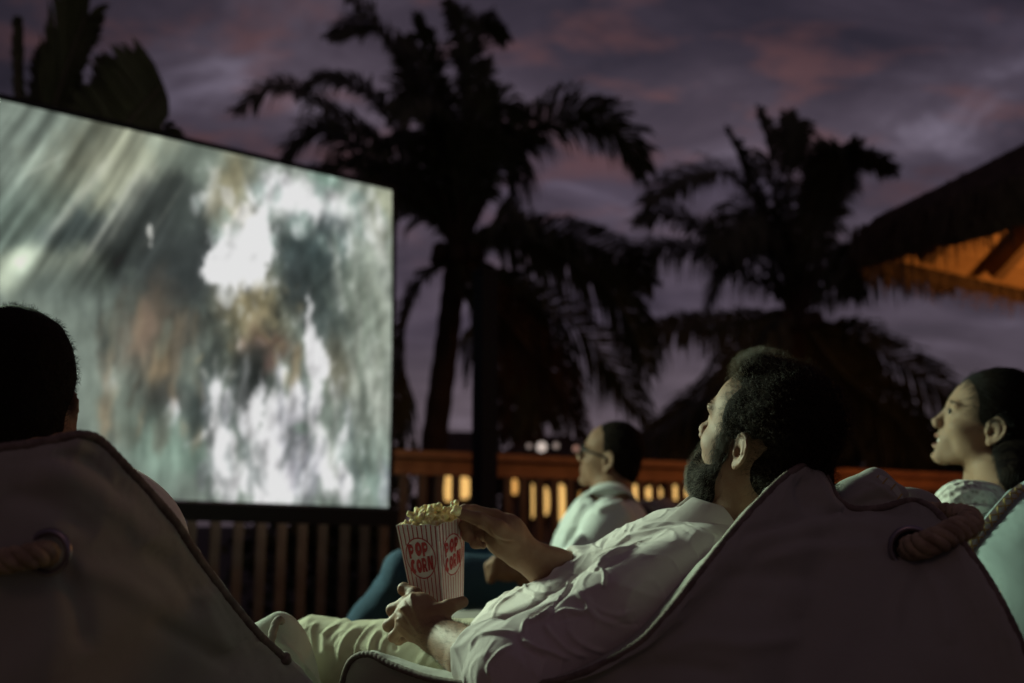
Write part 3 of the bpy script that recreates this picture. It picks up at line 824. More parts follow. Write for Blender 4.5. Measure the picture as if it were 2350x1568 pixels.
# dark bushes that close the view behind the railing
def bush(u0, u1, vtop, d, label, n, seed, leaf=.11):
    r = random.Random(seed); a = P((u0 + u1) / 2, 1200, d)
    w = (u1 - u0) / FPX * d / 2; h = (1200 - vtop) / FPX * d + CAM_Z
    m = MB()
    for i in range(n):
        x = r.gauss(0, .45); x = max(-1, min(1, x)); z = r.random() ** .8
        hh = h * math.sqrt(max(.05, 1 - .8 * x * x)) * (1 + .15 * math.sin(x * 9 + seed))
        p = np.array([a[0] + x * w, a[1] + r.uniform(-.6, .6), -.35 + z * (hh + .35)])
        d1 = np.array([r.gauss(0, 1), r.gauss(0, .6), r.gauss(.3, 1)]); d1 /= np.linalg.norm(d1)
        d2 = np.cross(d1, np.array([r.gauss(0, 1), r.gauss(0, 1), r.gauss(0, 1)])); d2 /= np.linalg.norm(d2)
        l = leaf * r.uniform(.7, 1.4) ; ww = l * .35
        m.add([p, p + d1 * l * .5 + d2 * ww, p + d1 * l, p + d1 * l * .5 - d2 * ww], [(0, 1, 2, 3)])
    t = thing('bush', label, 'bush', (a[0], a[1], -.35), 'bushes behind the railing')
    m.build('leaves', M['bush'], t)
    s = MB()
    for k in range(5): s.tube([(a[0] + (k - 2) * w * .12, a[1], -.35), (a[0] + (k - 2) * w * .35, a[1] + .1, h * .55)], [.03, .012], 5)
    s.build('stems', M['bark'], t)
bush(560, 990, 960, 8.6, 'dark bush low behind the right part of the screen', 2600, 1)
bush(1100, 1200, 990, 13.5, 'slim dark bush between the post and the palm fronds', 700, 2)
bush(1440, 1760, 970, 13.5, 'dark bush behind the face of the bearded man', 4200, 3, .16)
bush(1780, 2080, 960, 13.8, 'dark bush behind the hair of the bearded man', 4200, 4, .16)
bush(2020, 2260, 1000, 14.5, 'dark bush in front of the woman with a pale dry tuft', 3400, 5, .16)
# ------------------------------------------------------------------ implicit surfaces for bodies, clothes and bags
def smin(a, b, k):
    h = np.maximum(k - np.abs(a - b), 0) / k
    return np.minimum(a, b) - h * h * k * 0.25
def smax(a, b, k): return -smin(-a, -b, k)
def dcap(p, a, b, ra, rb=None):
    rb = ra if rb is None else rb
    a = np.asarray(a, np.float32); b = np.asarray(b, np.float32); ab = b - a
    t = np.clip(((p - a) @ ab) / (ab @ ab + 1e-12), 0, 1)
    q = p - a - t[..., None] * ab
    return np.sqrt((q * q).sum(-1)) - (ra + (rb - ra) * t)
def dell(p, c, r, B=None):
    """Ellipsoid; B has the axes as columns."""
    q = p - np.asarray(c, np.float32)
    if B is not None: q = q @ np.asarray(B, np.float32)
    r = np.asarray(r, np.float32)
    k0 = np.sqrt(((q / r) ** 2).sum(-1)); k1 = np.sqrt(((q / (r * r)) ** 2).sum(-1)) + 1e-9
    return k0 * (k0 - 1) / k1
def dchain(p, pts, rs, k=None):
    d = None
    for i in range(len(pts) - 1):
        e = dcap(p, pts[i], pts[i + 1], rs[i], rs[i + 1])
        d = e if d is None else (np.minimum(d, e) if not k else smin(d, e, k))
    return d
def uni(lst, k):
    d = lst[0]
    for e in lst[1:]: d = smin(d, e, k)
    return d

def mesh_sdf(fn, lo, hi, h, blk=10):
    """Surface nets over a sparse set of blocks near the surface."""
    lo = np.asarray(lo, np.float32); hi = np.asarray(hi, np.float32)
    nb = np.ceil((hi - lo) / (h * blk)).astype(int)
    n = nb * blk + 1
    I = np.stack(np.meshgrid(*[np.arange(k) for k in nb], indexing='ij'), -1).reshape(-1, 3)
    ctr = lo + (I * blk + blk / 2) * h
    dc = fn(ctr.astype(np.float32))
    act = np.abs(dc) < h * blk * 1.45
    F = np.zeros(n, np.float32)
    big = np.where(dc < 0, -1.0, 1.0).astype(np.float32)
    Fb = np.repeat(np.repeat(np.repeat(big.reshape(nb), blk, 0), blk, 1), blk, 2)
    F[:-1, :-1, :-1] = Fb; F[-1] = 1; F[:, -1] = 1; F[:, :, -1] = 1
    g = np.stack(np.meshgrid(*[np.arange(blk + 1)] * 3, indexing='ij'), -1).reshape(-1, 3)
    Ia = I[act]
    for s in range(0, len(Ia), 400):
        ii = (Ia[s:s + 400, None, :] * blk + g[None]).reshape(-1, 3)
        v = fn((lo + ii * h).astype(np.float32))
        F[ii[:, 0], ii[:, 1], ii[:, 2]] = v
    S = F < 0
    # keep the volume closed at the box
    c = [S[a:n[0] - 1 + a, b:n[1] - 1 + b, d:n[2] - 1 + d] for a in (0, 1) for b in (0, 1) for d in (0, 1)]
    anyc = np.zeros(c[0].shape, bool); allc = np.ones(c[0].shape, bool)
    for x in c: anyc |= x; allc &= x
    cells = np.argwhere(anyc & ~allc)
    cid = np.full(c[0].shape, -1, np.int32); cid[tuple(cells.T)] = np.arange(len(cells))
    acc = np.zeros((len(cells), 3), np.float64); cnt = np.zeros(len(cells))
    co = [(a, b, d) for a in (0, 1) for b in (0, 1) for d in (0, 1)]
    val = [F[cells[:, 0] + a, cells[:, 1] + b, cells[:, 2] + d] for a, b, d in co]
    for i in range(8):
        for j in range(i + 1, 8):
            if sum(abs(co[i][q] - co[j][q]) for q in range(3)) != 1: continue
            m = (val[i] < 0) != (val[j] < 0)
            t = np.where(m, val[i] / (val[i] - val[j] + 1e-12), 0)
            pa = np.array(co[i]); pb = np.array(co[j])
            acc += m[:, None] * (pa + t[:, None] * (pb - pa)); cnt += m
    V = lo + (cells + acc / np.maximum(cnt, 1)[:, None]) * h
    Q = []
    for ax in range(3):
        b, d = (ax + 1) % 3, (ax + 2) % 3
        s0 = [slice(None)] * 3; s1 = [slice(None)] * 3
        s0[ax] = slice(0, -1); s1[ax] = slice(1, None)
        ch = np.argwhere(S[tuple(s0)] != S[tuple(s1)])
        ok = (ch[:, b] > 0) & (ch[:, d] > 0) & (ch[:, b] < n[b] - 1) & (ch[:, d] < n[d] - 1)
        ch = ch[ok]
        eb = np.zeros(3, int); eb[b] = 1; ed = np.zeros(3, int); ed[d] = 1
        q = np.stack([cid[tuple((ch - o).T)] for o in (eb + ed, ed, 0 * eb, eb)], 1)
        inside = S[tuple(ch.T)]
        q[~inside] = q[~inside][:, ::-1]
        Q.append(q)
    Q = np.vstack(Q); Q = Q[(Q >= 0).all(1)]
    return V, Q
def vnormals(V, Q):
    a = np.cross(V[Q[:, 2]] - V[Q[:, 0]], V[Q[:, 3]] - V[Q[:, 1]])
    Nn = np.zeros_like(V)
    for k in range(4): np.add.at(Nn, Q[:, k], a)
    return Nn / (np.linalg.norm(Nn, axis=1, keepdims=True) + 1e-12)
def relax(V, Q, it=2, f=0.5):
    """Taubin-like smoothing of a quad mesh."""
    E = np.vstack([Q[:, [0, 1]], Q[:, [1, 2]], Q[:, [2, 3]], Q[:, [3, 0]]])
    for k in range(it * 2):
        S = np.zeros_like(V); c = np.zeros(len(V))
        np.add.at(S, E[:, 0], V[E[:, 1]]); np.add.at(S, E[:, 1], V[E[:, 0]])
        np.add.at(c, E[:, 0], 1); np.add.at(c, E[:, 1], 1)
        V = V + (S / np.maximum(c, 1)[:, None] - V) * (f if k % 2 == 0 else -f * .96)
    return V
def n3(p, sc, seed, oc=3):
    """Cheap smooth 3-D noise in -1..1 from rotated sine products, good enough for cloth."""
    r = np.random.RandomState(seed); s = 0; a = 1; tot = 0
    for o in range(oc):
        for k in range(3):
            d = r.normal(size=3); d /= np.linalg.norm(d); e = r.normal(size=3); e /= np.linalg.norm(e)
            s = s + a * np.sin((p @ d) * sc * 6.28 * 2 ** o * r.uniform(.7, 1.3) + r.uniform(0, 6.28) + 1.2 * np.sin((p @ e) * sc * 6.28 * 2 ** o * .6 + r.uniform(0, 6.28)))
        tot += a * 3; a *= .55
    return s / tot
def stroke(V, Nn, pts, w, h, prof='ridge', facing=True):
    """Sculpt along a line drawn on the visible side: pts (u, v) of the frame, w in frame units, h metres."""
    u, v, d = proj(V)
    pl = spline(pts, max(12, len(pts) * 8))
    best = np.full(len(V), 1e9); tt = np.zeros(len(V)); sg = np.zeros(len(V))
    lo = pl.min(0) - 3 * w; hi = pl.max(0) + 3 * w
    m = (u > lo[0]) & (u < hi[0]) & (v > lo[1]) & (v < hi[1])
    if facing:
        vd = V - C_CAM; vd /= np.linalg.norm(vd, axis=1, keepdims=True)
        m &= (Nn * vd).sum(1) < 0.15
    ix = np.where(m)[0]
    if len(ix) == 0: return V
    P2 = np.stack([u[ix], v[ix]], 1)
    bd = np.full(len(ix), 1e9); bt = np.zeros(len(ix)); bs = np.zeros(len(ix))
    for i in range(len(pl) - 1):
        a, b = pl[i], pl[i + 1]; ab = b - a; L2 = ab @ ab + 1e-9
        t = np.clip(((P2 - a) @ ab) / L2, 0, 1); q = P2 - a - t[:, None] * ab
        dd = np.sqrt((q * q).sum(1)); c = dd < bd
        bd[c] = dd[c]; bt[c] = (i + t[c]) / (len(pl) - 1); bs[c] = np.sign(ab[0] * q[c, 1] - ab[1] * q[c, 0])
    x = bd / w; env = np.clip(np.minimum(bt, 1 - bt) * 6, 0, 1) ** .7
    if prof == 'ridge': f = np.exp(-x * x * 1.2)
    elif prof == 'groove': f = -np.exp(-x * x * 1.2)
    elif prof == 'fold': f = bs * x * np.exp(-x * x * .9) * 1.6
    elif prof == 'step': f = (bs > 0) * np.exp(-x * x * .35) - .4 * (bs <= 0) * np.exp(-x * x * 2.5)
    V = V.copy(); V[ix] += Nn[ix] * (h * f * env)[:, None]
    return V
def solid(name, fn, lo, hi, h, mat, parent=None, it=1, sculpt=None):
    V, Q = mesh_sdf(fn, lo, hi, h)
    if it: V = relax(V, Q, it)
    if sculpt: V = sculpt(V, vnormals(V, Q))
    o = quads_obj(name, V, Q, mat, parent)
    return o, V, Q

# ------------------------------------------------------------------ a head, in its own axes: forward, left, up
def head_sdf(q, female=False, mouth_open=0.0, open_eyes=False):
    x, y, z = q[..., 0], np.abs(q[..., 1]), q[..., 2]
    s = np.stack([x, y, z], -1)
    f = 0.93 if female else 1.0
    d = dell(s, (-.014, 0, .045), (.094, .075, .090))
    d = smin(d, dell(s, (.040, 0, .040), (.050, .061, .056)), .03)
    d = smin(d, dell(s, (.040, 0, -.025), (.046, .058 * f, .068)), .03)
    d = smin(d, dcap(s, (.004, .050 * f, -.062), (.062, .016, -.101), .017 * f, .014), .035)
    d = smin(d, dell(s, (.073, 0, -.101), (.017, .021, .015)), .018)
    d = smin(d, dell(s, (.066, 0, -.060), (.026, .032, .034)), .02)
    d = smin(d, dell(s, (.052, .042, -.020), (.024, .022, .019)), .02)
    d = smin(d, dell(s, (.014, .054 * f, -.030), (.036, .0165, .044)), .02)
    d = smin(d, dell(s, (.076, .030, .031), (.014 if not female else .011, .026, .010)), .014)
    d = smin(d, dell(s, (.083, 0, .030), (.011, .018, .016)), .014)
    # eye sockets and closed lids
    d = smax(d, -dell(s, (.096, .032, .012), (.016, .017, .012)), .012)
    d = smin(d, dell(s, (.0735, .031, .010), (.0135, .0145, .0125)), .004)
    if open_eyes: d = smax(d, -dell(s, (.090, .0315, .0105), (.012, .0125, .0050)), .003)
    # nose
    ns = .94 if female else 1.0
    d = smin(d, dcap(s, (.086, 0, .018), (.108 * ns, 0, -.022), .0072, .0095), .010)
    d = smin(d, dell(s, (.1105 * ns, 0, -.0265), (.0105, .0105, .0095)), .006)
    d = smin(d, dell(s, (.0985, .0125, -.0315), (.0115, .0075, .0082)), .006)
    d = smax(d, -dell(s, (.101, .0075, -.041), (.0065, .0038, .006)), .004)
    # lips
    lo_ = mouth_open
    d = smin(d, dell(s, (.0895, 0, -.0565), (.0085, .023, .0058)), .006)
    d = smin(d, dell(s, (.0870, 0, -.0705 - lo_), (.0090, .019, .0066)), .006)
    sm = s.copy(); sm[..., 2] = z - (.0045 * (y / .022) ** 2 if lo_ else 0)
    d = smax(d, -dell(sm, (.094, 0, -.0633 - lo_ * .5), (.012 + 1.0 * lo_, .021 + .5 * lo_, .0014 + lo_ * .62)), .003)
    d = smax(d, -dell(s, (.093, 0, -.082 - lo_), (.008, .02, .0055)), .010)
    # neck
    n = dcap(s, (-.022, 0, -.035), (-.052, 0, -.190), .060 * f * (0.80 if female else 1), .066 * f * (0.76 if female else 1))
    d = smin(d, n, .03)
    return d
def ear_sdf(q, side, d, k=1.0):
    """Adds one ear to the head; side is +1 for the person's left."""
    x = (q[..., 0] + .012) / k; y = (q[..., 1] * side - .0705) / k; z = (q[..., 2] - .002) / k; d = d / k
    # ear plane leans outwards to the back
    o = y - (-x) * .42 - .006
    e = np.stack([x, o, z], -1)
    plate = dell(e, (-.006, .001, .004), (.0185, .0046, .0325))
    e_ = smin(d, plate, .006)
    hel = [(.008, .001, .001), (.013, .003, .012), (.011, .004, .025), (.001, .005, .0335), (-.012, .006, .031), (-.0215, .007, .019), (-.0235, .0065, .004), (-.0195, .005, -.010), (-.012, .004, -.021)]
    h = spline(hel, 22)
    e_ = smin(e_, dchain(e, list(h), list(np.linspace(.0030, .0034, len(h)))), .003)
    ant = spline([(-.002, .003, .021), (-.010, .0045, .014), (-.0135, .005, .003), (-.011, .0045, -.010), (-.004, .003, -.016)], 10)
    e_ = smin(e_, dchain(e, list(ant), [.0026] * len(ant)), .003)
    e_ = smin(e_, dell(e, (-.003, .002, -.026), (.0085, .0042, .0095)), .004)
    e_ = smax(e_, -dell(e, (-.0005, .006, -.002), (.0085, .0075, .0125)), .003)
    e_ = smin(e_, dell(e, (.0095, .003, -.006), (.0045, .0040, .0065)), .004)
    return e_ * k
def strands(name, roots, dirs, length, mat, parent, seg=6, r=0.0005, curl=0.0, grav=0.0, seed=0, jitter=.25, clump=None, freq=1.0, comb=None):
    """Hair as thin three-sided tubes: roots (n,3), dirs (n,3)."""
    g = np.random.RandomState(seed); n = len(roots)
    L = length * g.uniform(.65, 1.15, n) if not hasattr(length, '__len__') else length * g.uniform(.75, 1.1, n)
    d = dirs + g.normal(size=(n, 3)) * jitter; d /= np.linalg.norm(d, axis=1, keepdims=True)
    pts = [roots]; ph = g.uniform(0, 6.28, n); ax = g.normal(size=(n, 3)); ax -= (ax * d).sum(1, keepdims=True) * d; ax /= np.linalg.norm(ax, axis=1, keepdims=True)
    bx = np.cross(d, ax); p = roots.copy()
    if clump is not None:
        # neighbouring hairs share their curl
        key = np.floor(roots / clump).astype(int); hsh = (key[:, 0] * 73856093 ^ key[:, 1] * 19349663 ^ key[:, 2] * 83492791) % 100003
        ph = (hsh * 0.618034 % 1) * 6.28 + g.normal(size=n) * .35
        ax0 = np.stack([np.sin(hsh * 1.7), np.cos(hsh * 2.3), np.sin(hsh * 3.1 + 1)], 1); ax0 -= (ax0 * d).sum(1, keepdims=True) * d
        ax = ax0 / (np.linalg.norm(ax0, axis=1, keepdims=True) + 1e-9); bx = np.cross(d, ax)
    for s in range(1, seg + 1):
        th = ph + s * 6.28 * freq / seg
        dd = d + curl * (np.cos(th)[:, None] * ax + np.sin(th)[:, None] * bx) * (0.4 + s / seg)
        if comb is not None: dd = dd + comb * (s / seg)
        dd[:, 2] -= grav * s / seg
        dd /= np.linalg.norm(dd, axis=1, keepdims=True)
        p = p + dd * (L / seg)[:, None]; pts.append(p)
    pts = np.stack(pts, 1)                                     # n, seg+1, 3
    tan = np.gradient(pts, axis=1); tan /= np.linalg.norm(tan, axis=2, keepdims=True) + 1e-12
    rf = np.array([.21, .53, .82]); a = np.cross(tan, rf); a /= np.linalg.norm(a, axis=2, keepdims=True) + 1e-9; b = np.cross(tan, a)
    rad = (r * (1 - .8 * np.arange(seg + 1) / seg))[None, :, None]
    ringp = np.stack([pts + rad * (math.cos(k * 2.0944) * a + math.sin(k * 2.0944) * b) for k in range(3)], 2)   # n, seg+1, 3, 3
    V = ringp.reshape(-1, 3)
    base = (np.arange(n) * (seg + 1) * 3)[:, None, None]
    s_ = (np.arange(seg) * 3)[None, :, None]; k0 = np.arange(3)[None, None]; k1 = (k0 + 1) % 3
    Q = np.stack(np.broadcast_arrays(base + s_ + k0, base + s_ + k1, base + s_ + 3 + k1, base + s_ + 3 + k0), -1).reshape(-1, 4)
    return quads_obj(name, V, Q, mat, parent)
def pick_roots(V, Q, weight, n, seed):
    """n random points with normals on a quad mesh, chosen by area times weight (per vertex)."""
    g = np.random.RandomState(seed)
    A = np.linalg.norm(np.cross(V[Q[:, 2]] - V[Q[:, 0]], V[Q[:, 3]] - V[Q[:, 1]]), axis=1) * weight[Q].mean(1)
    f = g.choice(len(Q), n, p=A / A.sum()); w = g.dirichlet([1, 1, 1, 1], n)
    Nn = vnormals(V, Q)
    return (V[Q[f]] * w[..., None]).sum(1), Nn[Q[f]].mean(1)
# ------------------------------------------------------------------ bean bags
M['canvas'] = material('beige_canvas', (0.44, 0.44, 0.38), 0.85, (35, 0.0016), (5, (0.37, 0.37, 0.32), 0.6), 0.2, weave=(420, 0.0003), sheen=0.15)
M['canvas_pale'] = material('pale_teal_canvas', (0.33, 0.42, 0.42), 0.85, (35, 0.0010), None, 0.2, weave=(420, 0.0003), sheen=0.1)
M['cord'] = material('dark_piping_cord', (0.22, 0.18, 0.15), 0.85, (160, 0.0012), (60, (0.11, 0.09, 0.075), 0.7))
M['rope'] = material('twisted_rope', (0.46, 0.37, 0.25), 0.9, (220, 0.0016), (40, (0.14, 0.09, 0.055), 0.6))
M['grommet'] = material('grommet_metal', (0.30, 0.27, 0.30), 0.35, None, None, 0.5, metal=0.8)
M['label'] = material('woven_label', (0.66, 0.70, 0.66), 0.7, (200, 0.0006))
M['thread'] = material('ochre_thread', (0.55, 0.42, 0.16), 0.7)

def piping(pts, r, parent, name='piping', pitch=0.016, step=0.0022):
    """Cord with a whipped, twisted surface."""
    L = np.linalg.norm(np.diff(pts, axis=0), axis=1).sum()
    c = spline(pts, int(L / step)) if len(pts) < L / step else pts
    s = np.r_[0, np.cumsum(np.linalg.norm(np.diff(c, axis=0), axis=1))]
    t = np.gradient(c, axis=0); t /= np.linalg.norm(t, axis=1, keepdims=True) + 1e-9
    rf = np.array([.15, .25, .95]); a = np.cross(t, rf); a /= np.linalg.norm(a, axis=1, keepdims=True) + 1e-9; b = np.cross(t, a)
    K = 10; V = []
    th = np.arange(K) * 2 * math.pi / K
    ph = 2 * math.pi * s[:, None] / pitch - th[None] * 1.0
    g = np.random.RandomState(3)
    rr = r * (0.90 + 0.13 * np.abs(np.sin(ph * .5)) + .02 * g.normal(size=ph.shape))
    V = c[:, None] + rr[..., None] * (np.cos(th)[None, :, None] * a[:, None] + np.sin(th)[None, :, None] * b[:, None])
    n = len(c); idx = np.arange(n * K).reshape(n, K)
    Q = np.stack([idx[:-1], np.roll(idx[:-1], -1, 1), np.roll(idx[1:], -1, 1), idx[1:]], -1).reshape(-1, 4)
    return quads_obj(name, V.reshape(-1, 3), Q, M['cord'], parent)
def rope(pts, r, parent, name='rope_handle', strands_n=3, pitch=0.040):
    L = np.linalg.norm(np.diff(np.asarray(pts), axis=0), axis=1).sum(); n = max(40, int(L / 0.003))
    c = spline(pts, n); s = np.r_[0, np.cumsum(np.linalg.norm(np.diff(c, axis=0), axis=1))]
    t = np.gradient(c, axis=0); t /= np.linalg.norm(t, axis=1, keepdims=True)
    rf = np.array([.3, .2, .93]); a = np.cross(t, rf); a /= np.linalg.norm(a, axis=1, keepdims=True); b = np.cross(t, a)
    m = MB()
    for k in range(strands_n):
        ph = 2 * math.pi * (s / pitch + k / strands_n)
        q = c + .60 * r * (np.cos(ph)[:, None] * a + np.sin(ph)[:, None] * b)
        m.tube(list(q), [.50 * r * (1 + .06 * math.sin(i * .9 + k)) for i in range(n)], 9)
    return m.build(name, M['rope'], parent, True)
def bag_panel(name, B, C0, bulge, parent, mat, rings=70, pucker=0.004, seed=1, power=3.0, strokes=(), fold=0.006, nscale=5.0):
    """Inflated cloth panel from the seam loop B to a centre."""
    n = len(B); r = np.linspace(1, 0.03, rings) ** 1.25
    arc = np.r_[0, np.cumsum(np.linalg.norm(np.diff(B, axis=0), axis=1))]
    Bs = B.copy()
    for k in range(1500): Bs[1:-1] = Bs[1:-1] * .5 + (Bs[:-2] + Bs[2:]) * .25
    wB = np.clip((r - .80) / .20, 0, 1); wB = (wB * wB * (3 - 2 * wB))[:, None, None]
    V = C0 + (B[None] * wB + Bs[None] * (1 - wB) - C0) * r[:, None, None] + bulge[None, None] * ((1 - r ** power) ** .62)[:, None, None]
    V = V.reshape(-1, 3)
    idx = np.arange(rings * n).reshape(rings, n)
    Q = np.stack([idx[:-1, :-1], idx[:-1, 1:], idx[1:, 1:], idx[1:, :-1]], -1).reshape(-1, 4)
    Nn = vnormals(V, Q)
    if (Nn * bulge).sum() < 0: Q = Q[:, ::-1]; Nn = -Nn
    rr = np.repeat(r, n); aa = np.tile(arc, rings)
    w = n3(np.stack([aa, aa * 0, rr], 1), 26, seed, 2)
    V = V + Nn * (pucker * w * np.exp(-(1 - rr) / .07) * (1 - np.exp(-(1 - rr) / .006)))[:, None]
    V = V + Nn * (fold * n3(V, nscale, seed + 3, 2) * (1 - np.exp(-(1 - rr) / .05)))[:, None]
    for s in strokes: V = stroke(V, vnormals(V, Q), *s)
    o = quads_obj(name, V, Q, mat, parent)
    PANEL[o.name] = V
    return o
PANEL = {}
def depth_at(V, u, v):
    a, b, d = proj(V); k = np.argsort((a - u) ** 2 + (b - v) ** 2)[:6]; return float(d[k].min())
def ring_torus(name, c, nrm_, R, r, mat, parent):
    nrm_ = nrm_ / np.linalg.norm(nrm_); a = np.cross(nrm_, [.3, .2, .9]); a /= np.linalg.norm(a); b = np.cross(nrm_, a)
    m = MB(); pts = [c + R * (math.cos(t) * a + math.sin(t) * b) for t in np.linspace(0, 2 * math.pi, 41)]
    m.tube(pts, r, 8, False); return m.build(name, mat, parent, True)

# --- the bag the bearded man lies in
bagA = thing('bean_bag', 'beige bean bag chair with dark piping that the bearded man leans on', 'bean bag', P(1650, 1750, 1.45) * np.array([1, 1, 0]), 'bean bag chairs')
seamA = [(770, 1660, 1.60), (786, 1568, 1.56), (806, 1516, 1.53), (848, 1502, 1.50), (900, 1527, 1.46), (1000, 1560, 1.40), (1150, 1574, 1.33), (1300, 1558, 1.27), (1450, 1487, 1.25), (1530, 1410, 1.25), (1600, 1322, 1.27), (1700, 1198, 1.32), (1785, 1108, 1.38), (1832, 1074, 1.42), (1862, 1068, 1.44), (1888, 1082, 1.45), (1908, 1120, 1.44), (1930, 1152, 1.43), (1962, 1168, 1.42), (2020, 1166, 1.42), (2085, 1150, 1.41), (2130, 1160, 1.38), (2170, 1196, 1.33), (2215, 1255, 1.28), (2280, 1350, 1.23), (2345, 1480, 1.19), (2420, 1680, 1.17), (2470, 1950, 1.18)]
sA = spline([P(*q) for q in seamA], 420)
strA = [([(1690, 1235), (1800, 1205), (1900, 1182), (2000, 1178), (2090, 1165)], 16, .006, 'groove'),
        ([(1700, 1250), (1800, 1222), (1920, 1200), (2060, 1190)], 22, .006, 'ridge'),
        ([(1850, 1085), (1848, 1130), (1870, 1180)], 22, -.010, 'ridge'),
        ([(1880, 1100), (1900, 1150), (1935, 1180)], 14, .006, 'ridge'),
        ([(1560, 1420), (1660, 1370), (1780, 1380)], 40, .004, 'groove'),
        ([(1980, 1245), (2060, 1260), (2120, 1290)], 30, .004, 'groove'),
        ([(1730, 1290), (1850, 1262), (1990, 1262), (2080, 1240)], 20, .004, 'ridge'), ([(1640, 1330), (1760, 1320), (1900, 1330)], 26, .004, 'groove'),
        ([(1500, 1500), (1600, 1470), (1720, 1480), (1850, 1460)], 24, .004, 'ridge'), ([(1420, 1540), (1560, 1530), (1700, 1550)], 22, -.004, 'ridge'),
        ([(2120, 1300), (2160, 1380), (2180, 1480)], 24, .004, 'ridge'), ([(2100, 1290), (2060, 1370), (2050, 1460)], 22, .003, 'groove'),
        ([(1870, 1160), (1845, 1230), (1830, 1320), (1840, 1420)], 34, .003, 'ridge')]
pa = bag_panel('back_panel', sA, P(1700, 1760, 1.22), camdir(0.01, .01, -.05), bagA, M['canvas'], 110, .0035, 1, 2.4, [(p_, w_, h_ * 1.5, k_) for p_, w_, h_, k_ in strA], .005)
bag_panel('seat_panel', sA, P(1600, 1850, 1.75), camdir(-.035, .03, .09), bagA, M['canvas'], 70, .004, 2, 3.0)
piping(sA, .0052, bagA, 'piping', .010)
# far top corner of the bag with its label
cl, Vc, Qc = solid('corner_flap', lambda p: uni([dell(p, P(1985, 1150, 1.56), (.055, .03, .036)), dcap(p, P(1935, 1160, 1.54), P(2008, 1100, 1.58), .022, .010), dcap(p, P(2008, 1102, 1.58), P(2062, 1135, 1.60), .012, .016), dell(p, P(2080, 1165, 1.66), (.06, .03, .034))], .03),
      P(1880, 1260, 1.5) - .05, P(2150, 1060, 1.66) + .08, .004, M['canvas'], bagA, 1,
      lambda V, N_: stroke(stroke(stroke(V, N_, [(1950, 1150), (2000, 1125), (2050, 1120)], 7, .004), N_, [(1960, 1165), (2020, 1145), (2070, 1150)], 7, -.004), N_, [(1990, 1105), (2020, 1120), (2060, 1150)], 5, .003))
lb = MB(); a_, b_1 = P(2022, 1100, 1.545), P(2080, 1158, 1.545)
pl_ = spline([P(2000, 1092, 1.56), P(2028, 1098, 1.548), P(2055, 1118, 1.545), P(2075, 1155, 1.55)], 14)
wv_ = camdir(-.62, -.75, 0) * .017
for k in range(13): lb.add([pl_[k] - wv_ * .2, pl_[k] + wv_, pl_[k + 1] + wv_, pl_[k + 1] - wv_ * .2], [(0, 1, 2, 3)])
lb.build('label', M['label'], bagA, True)
st = MB()
for k in (2, 5, 8, 11): st.tube([pl_[k] - camdir(0, 0, .002) - wv_ * .2, pl_[k] + wv_ - camdir(0, 0, .002)], .0012, 5)
st.build('stitching', M['thread'], bagA)
# rope handle through a metal eye
dg = depth_at(PANEL[pa.name], 2092, 1258)
g0 = P(2092, 1258, dg - .006)
ring_torus('grommet', g0, camdir(-.25, .1, -1), .0260, .0042, M['grommet'], bagA)
m = MB(); nn_ = camdir(-.25, .1, -1); nn_ /= np.linalg.norm(nn_); a_ = np.cross(nn_, [.3, .2, .9]); a_ /= np.linalg.norm(a_); b_1 = np.cross(nn_, a_)
m.add([g0 - nn_ * .004 + .0235 * (math.cos(t) * a_ + math.sin(t) * b_1) for t in np.linspace(0, 2 * math.pi, 25)[:-1]], [tuple(range(24))]); m.build('eyelet_hole', M['black'], bagA)
rope([P(2074, 1263, dg + .03), P(2100, 1256, dg - .018), P(2140, 1244, dg - .038), P(2185, 1222, dg - .03), P(2222, 1205, dg - .01), P(2222, 1190, dg + .03), P(2180, 1182, dg + .07), P(2130, 1180, dg + .11)], .0165, bagA)

# --- the bag in front on the left
bagB = thing('bean_bag', 'dark beige bean bag chair below the dark haired head seen from behind', 'bean bag', P(100, 1750, 1.3) * np.array([1, 1, 0]), 'bean bag chairs')
seamB = [(-420, 1500, 1.10), (-300, 1180, 1.10), (-150, 1062, 1.12), (0, 1030, 1.14), (90, 1018, 1.16), (150, 1004, 1.17), (195, 999, 1.18), (232, 1014, 1.20), (280, 1062, 1.22), (330, 1116, 1.25), (400, 1196, 1.29), (450, 1272, 1.33), (520, 1368, 1.38), (590, 1452, 1.43), (640, 1500, 1.47), (690, 1545, 1.50), (740, 1610, 1.50), (800, 1750, 1.50), (820, 1950, 1.50)]
sB = spline([P(*q) for q in seamB], 380)
strB = [([(120, 1040), (220, 1075), (300, 1160)], 26, .007, 'groove'), ([(470, 1350), (480, 1420), (520, 1500)], 26, .004, 'ridge'), ([(330, 1250), (420, 1330), (470, 1420)], 30, .005, 'groove'),
        ([(60, 1080), (180, 1100), (300, 1190), (380, 1280)], 34, .005, 'ridge'), ([(150, 1300), (260, 1330), (380, 1400)], 34, .004, 'ridge'), ([(0, 1130), (120, 1160), (220, 1230)], 30, .004, 'groove'),
        ([(140, 1290), (180, 1390), (200, 1500)], 30, .004, 'groove'), ([(340, 1420), (430, 1470), (540, 1530)], 24, .004, 'groove')]
pb = bag_panel('back_panel', sB, P(130, 1800, 1.20), camdir(0.0, .01, -.06), bagB, M['canvas'], 100, .004, 5, 2.4, [(p_, w_, h_ * 1.5, k_) for p_, w_, h_, k_ in strB], .005)
bag_panel('seat_panel', sB, P(200, 1800, 1.62), camdir(.035, .02, .10), bagB, M['canvas'], 70, .004, 6, 3.0)
n_end = int(380 * 14.3 / 18)
piping(sB[:n_end], .0062, bagB, 'piping', .010)
tip = sB[n_end - 1]
bm = MB(); bm.tube([sB[n_end - 3], tip, tip + (tip - sB[n_end - 6]) * .8], [.009, .0105, .006], 8); bm.build('piping_end', M['cord'], bagB, True)
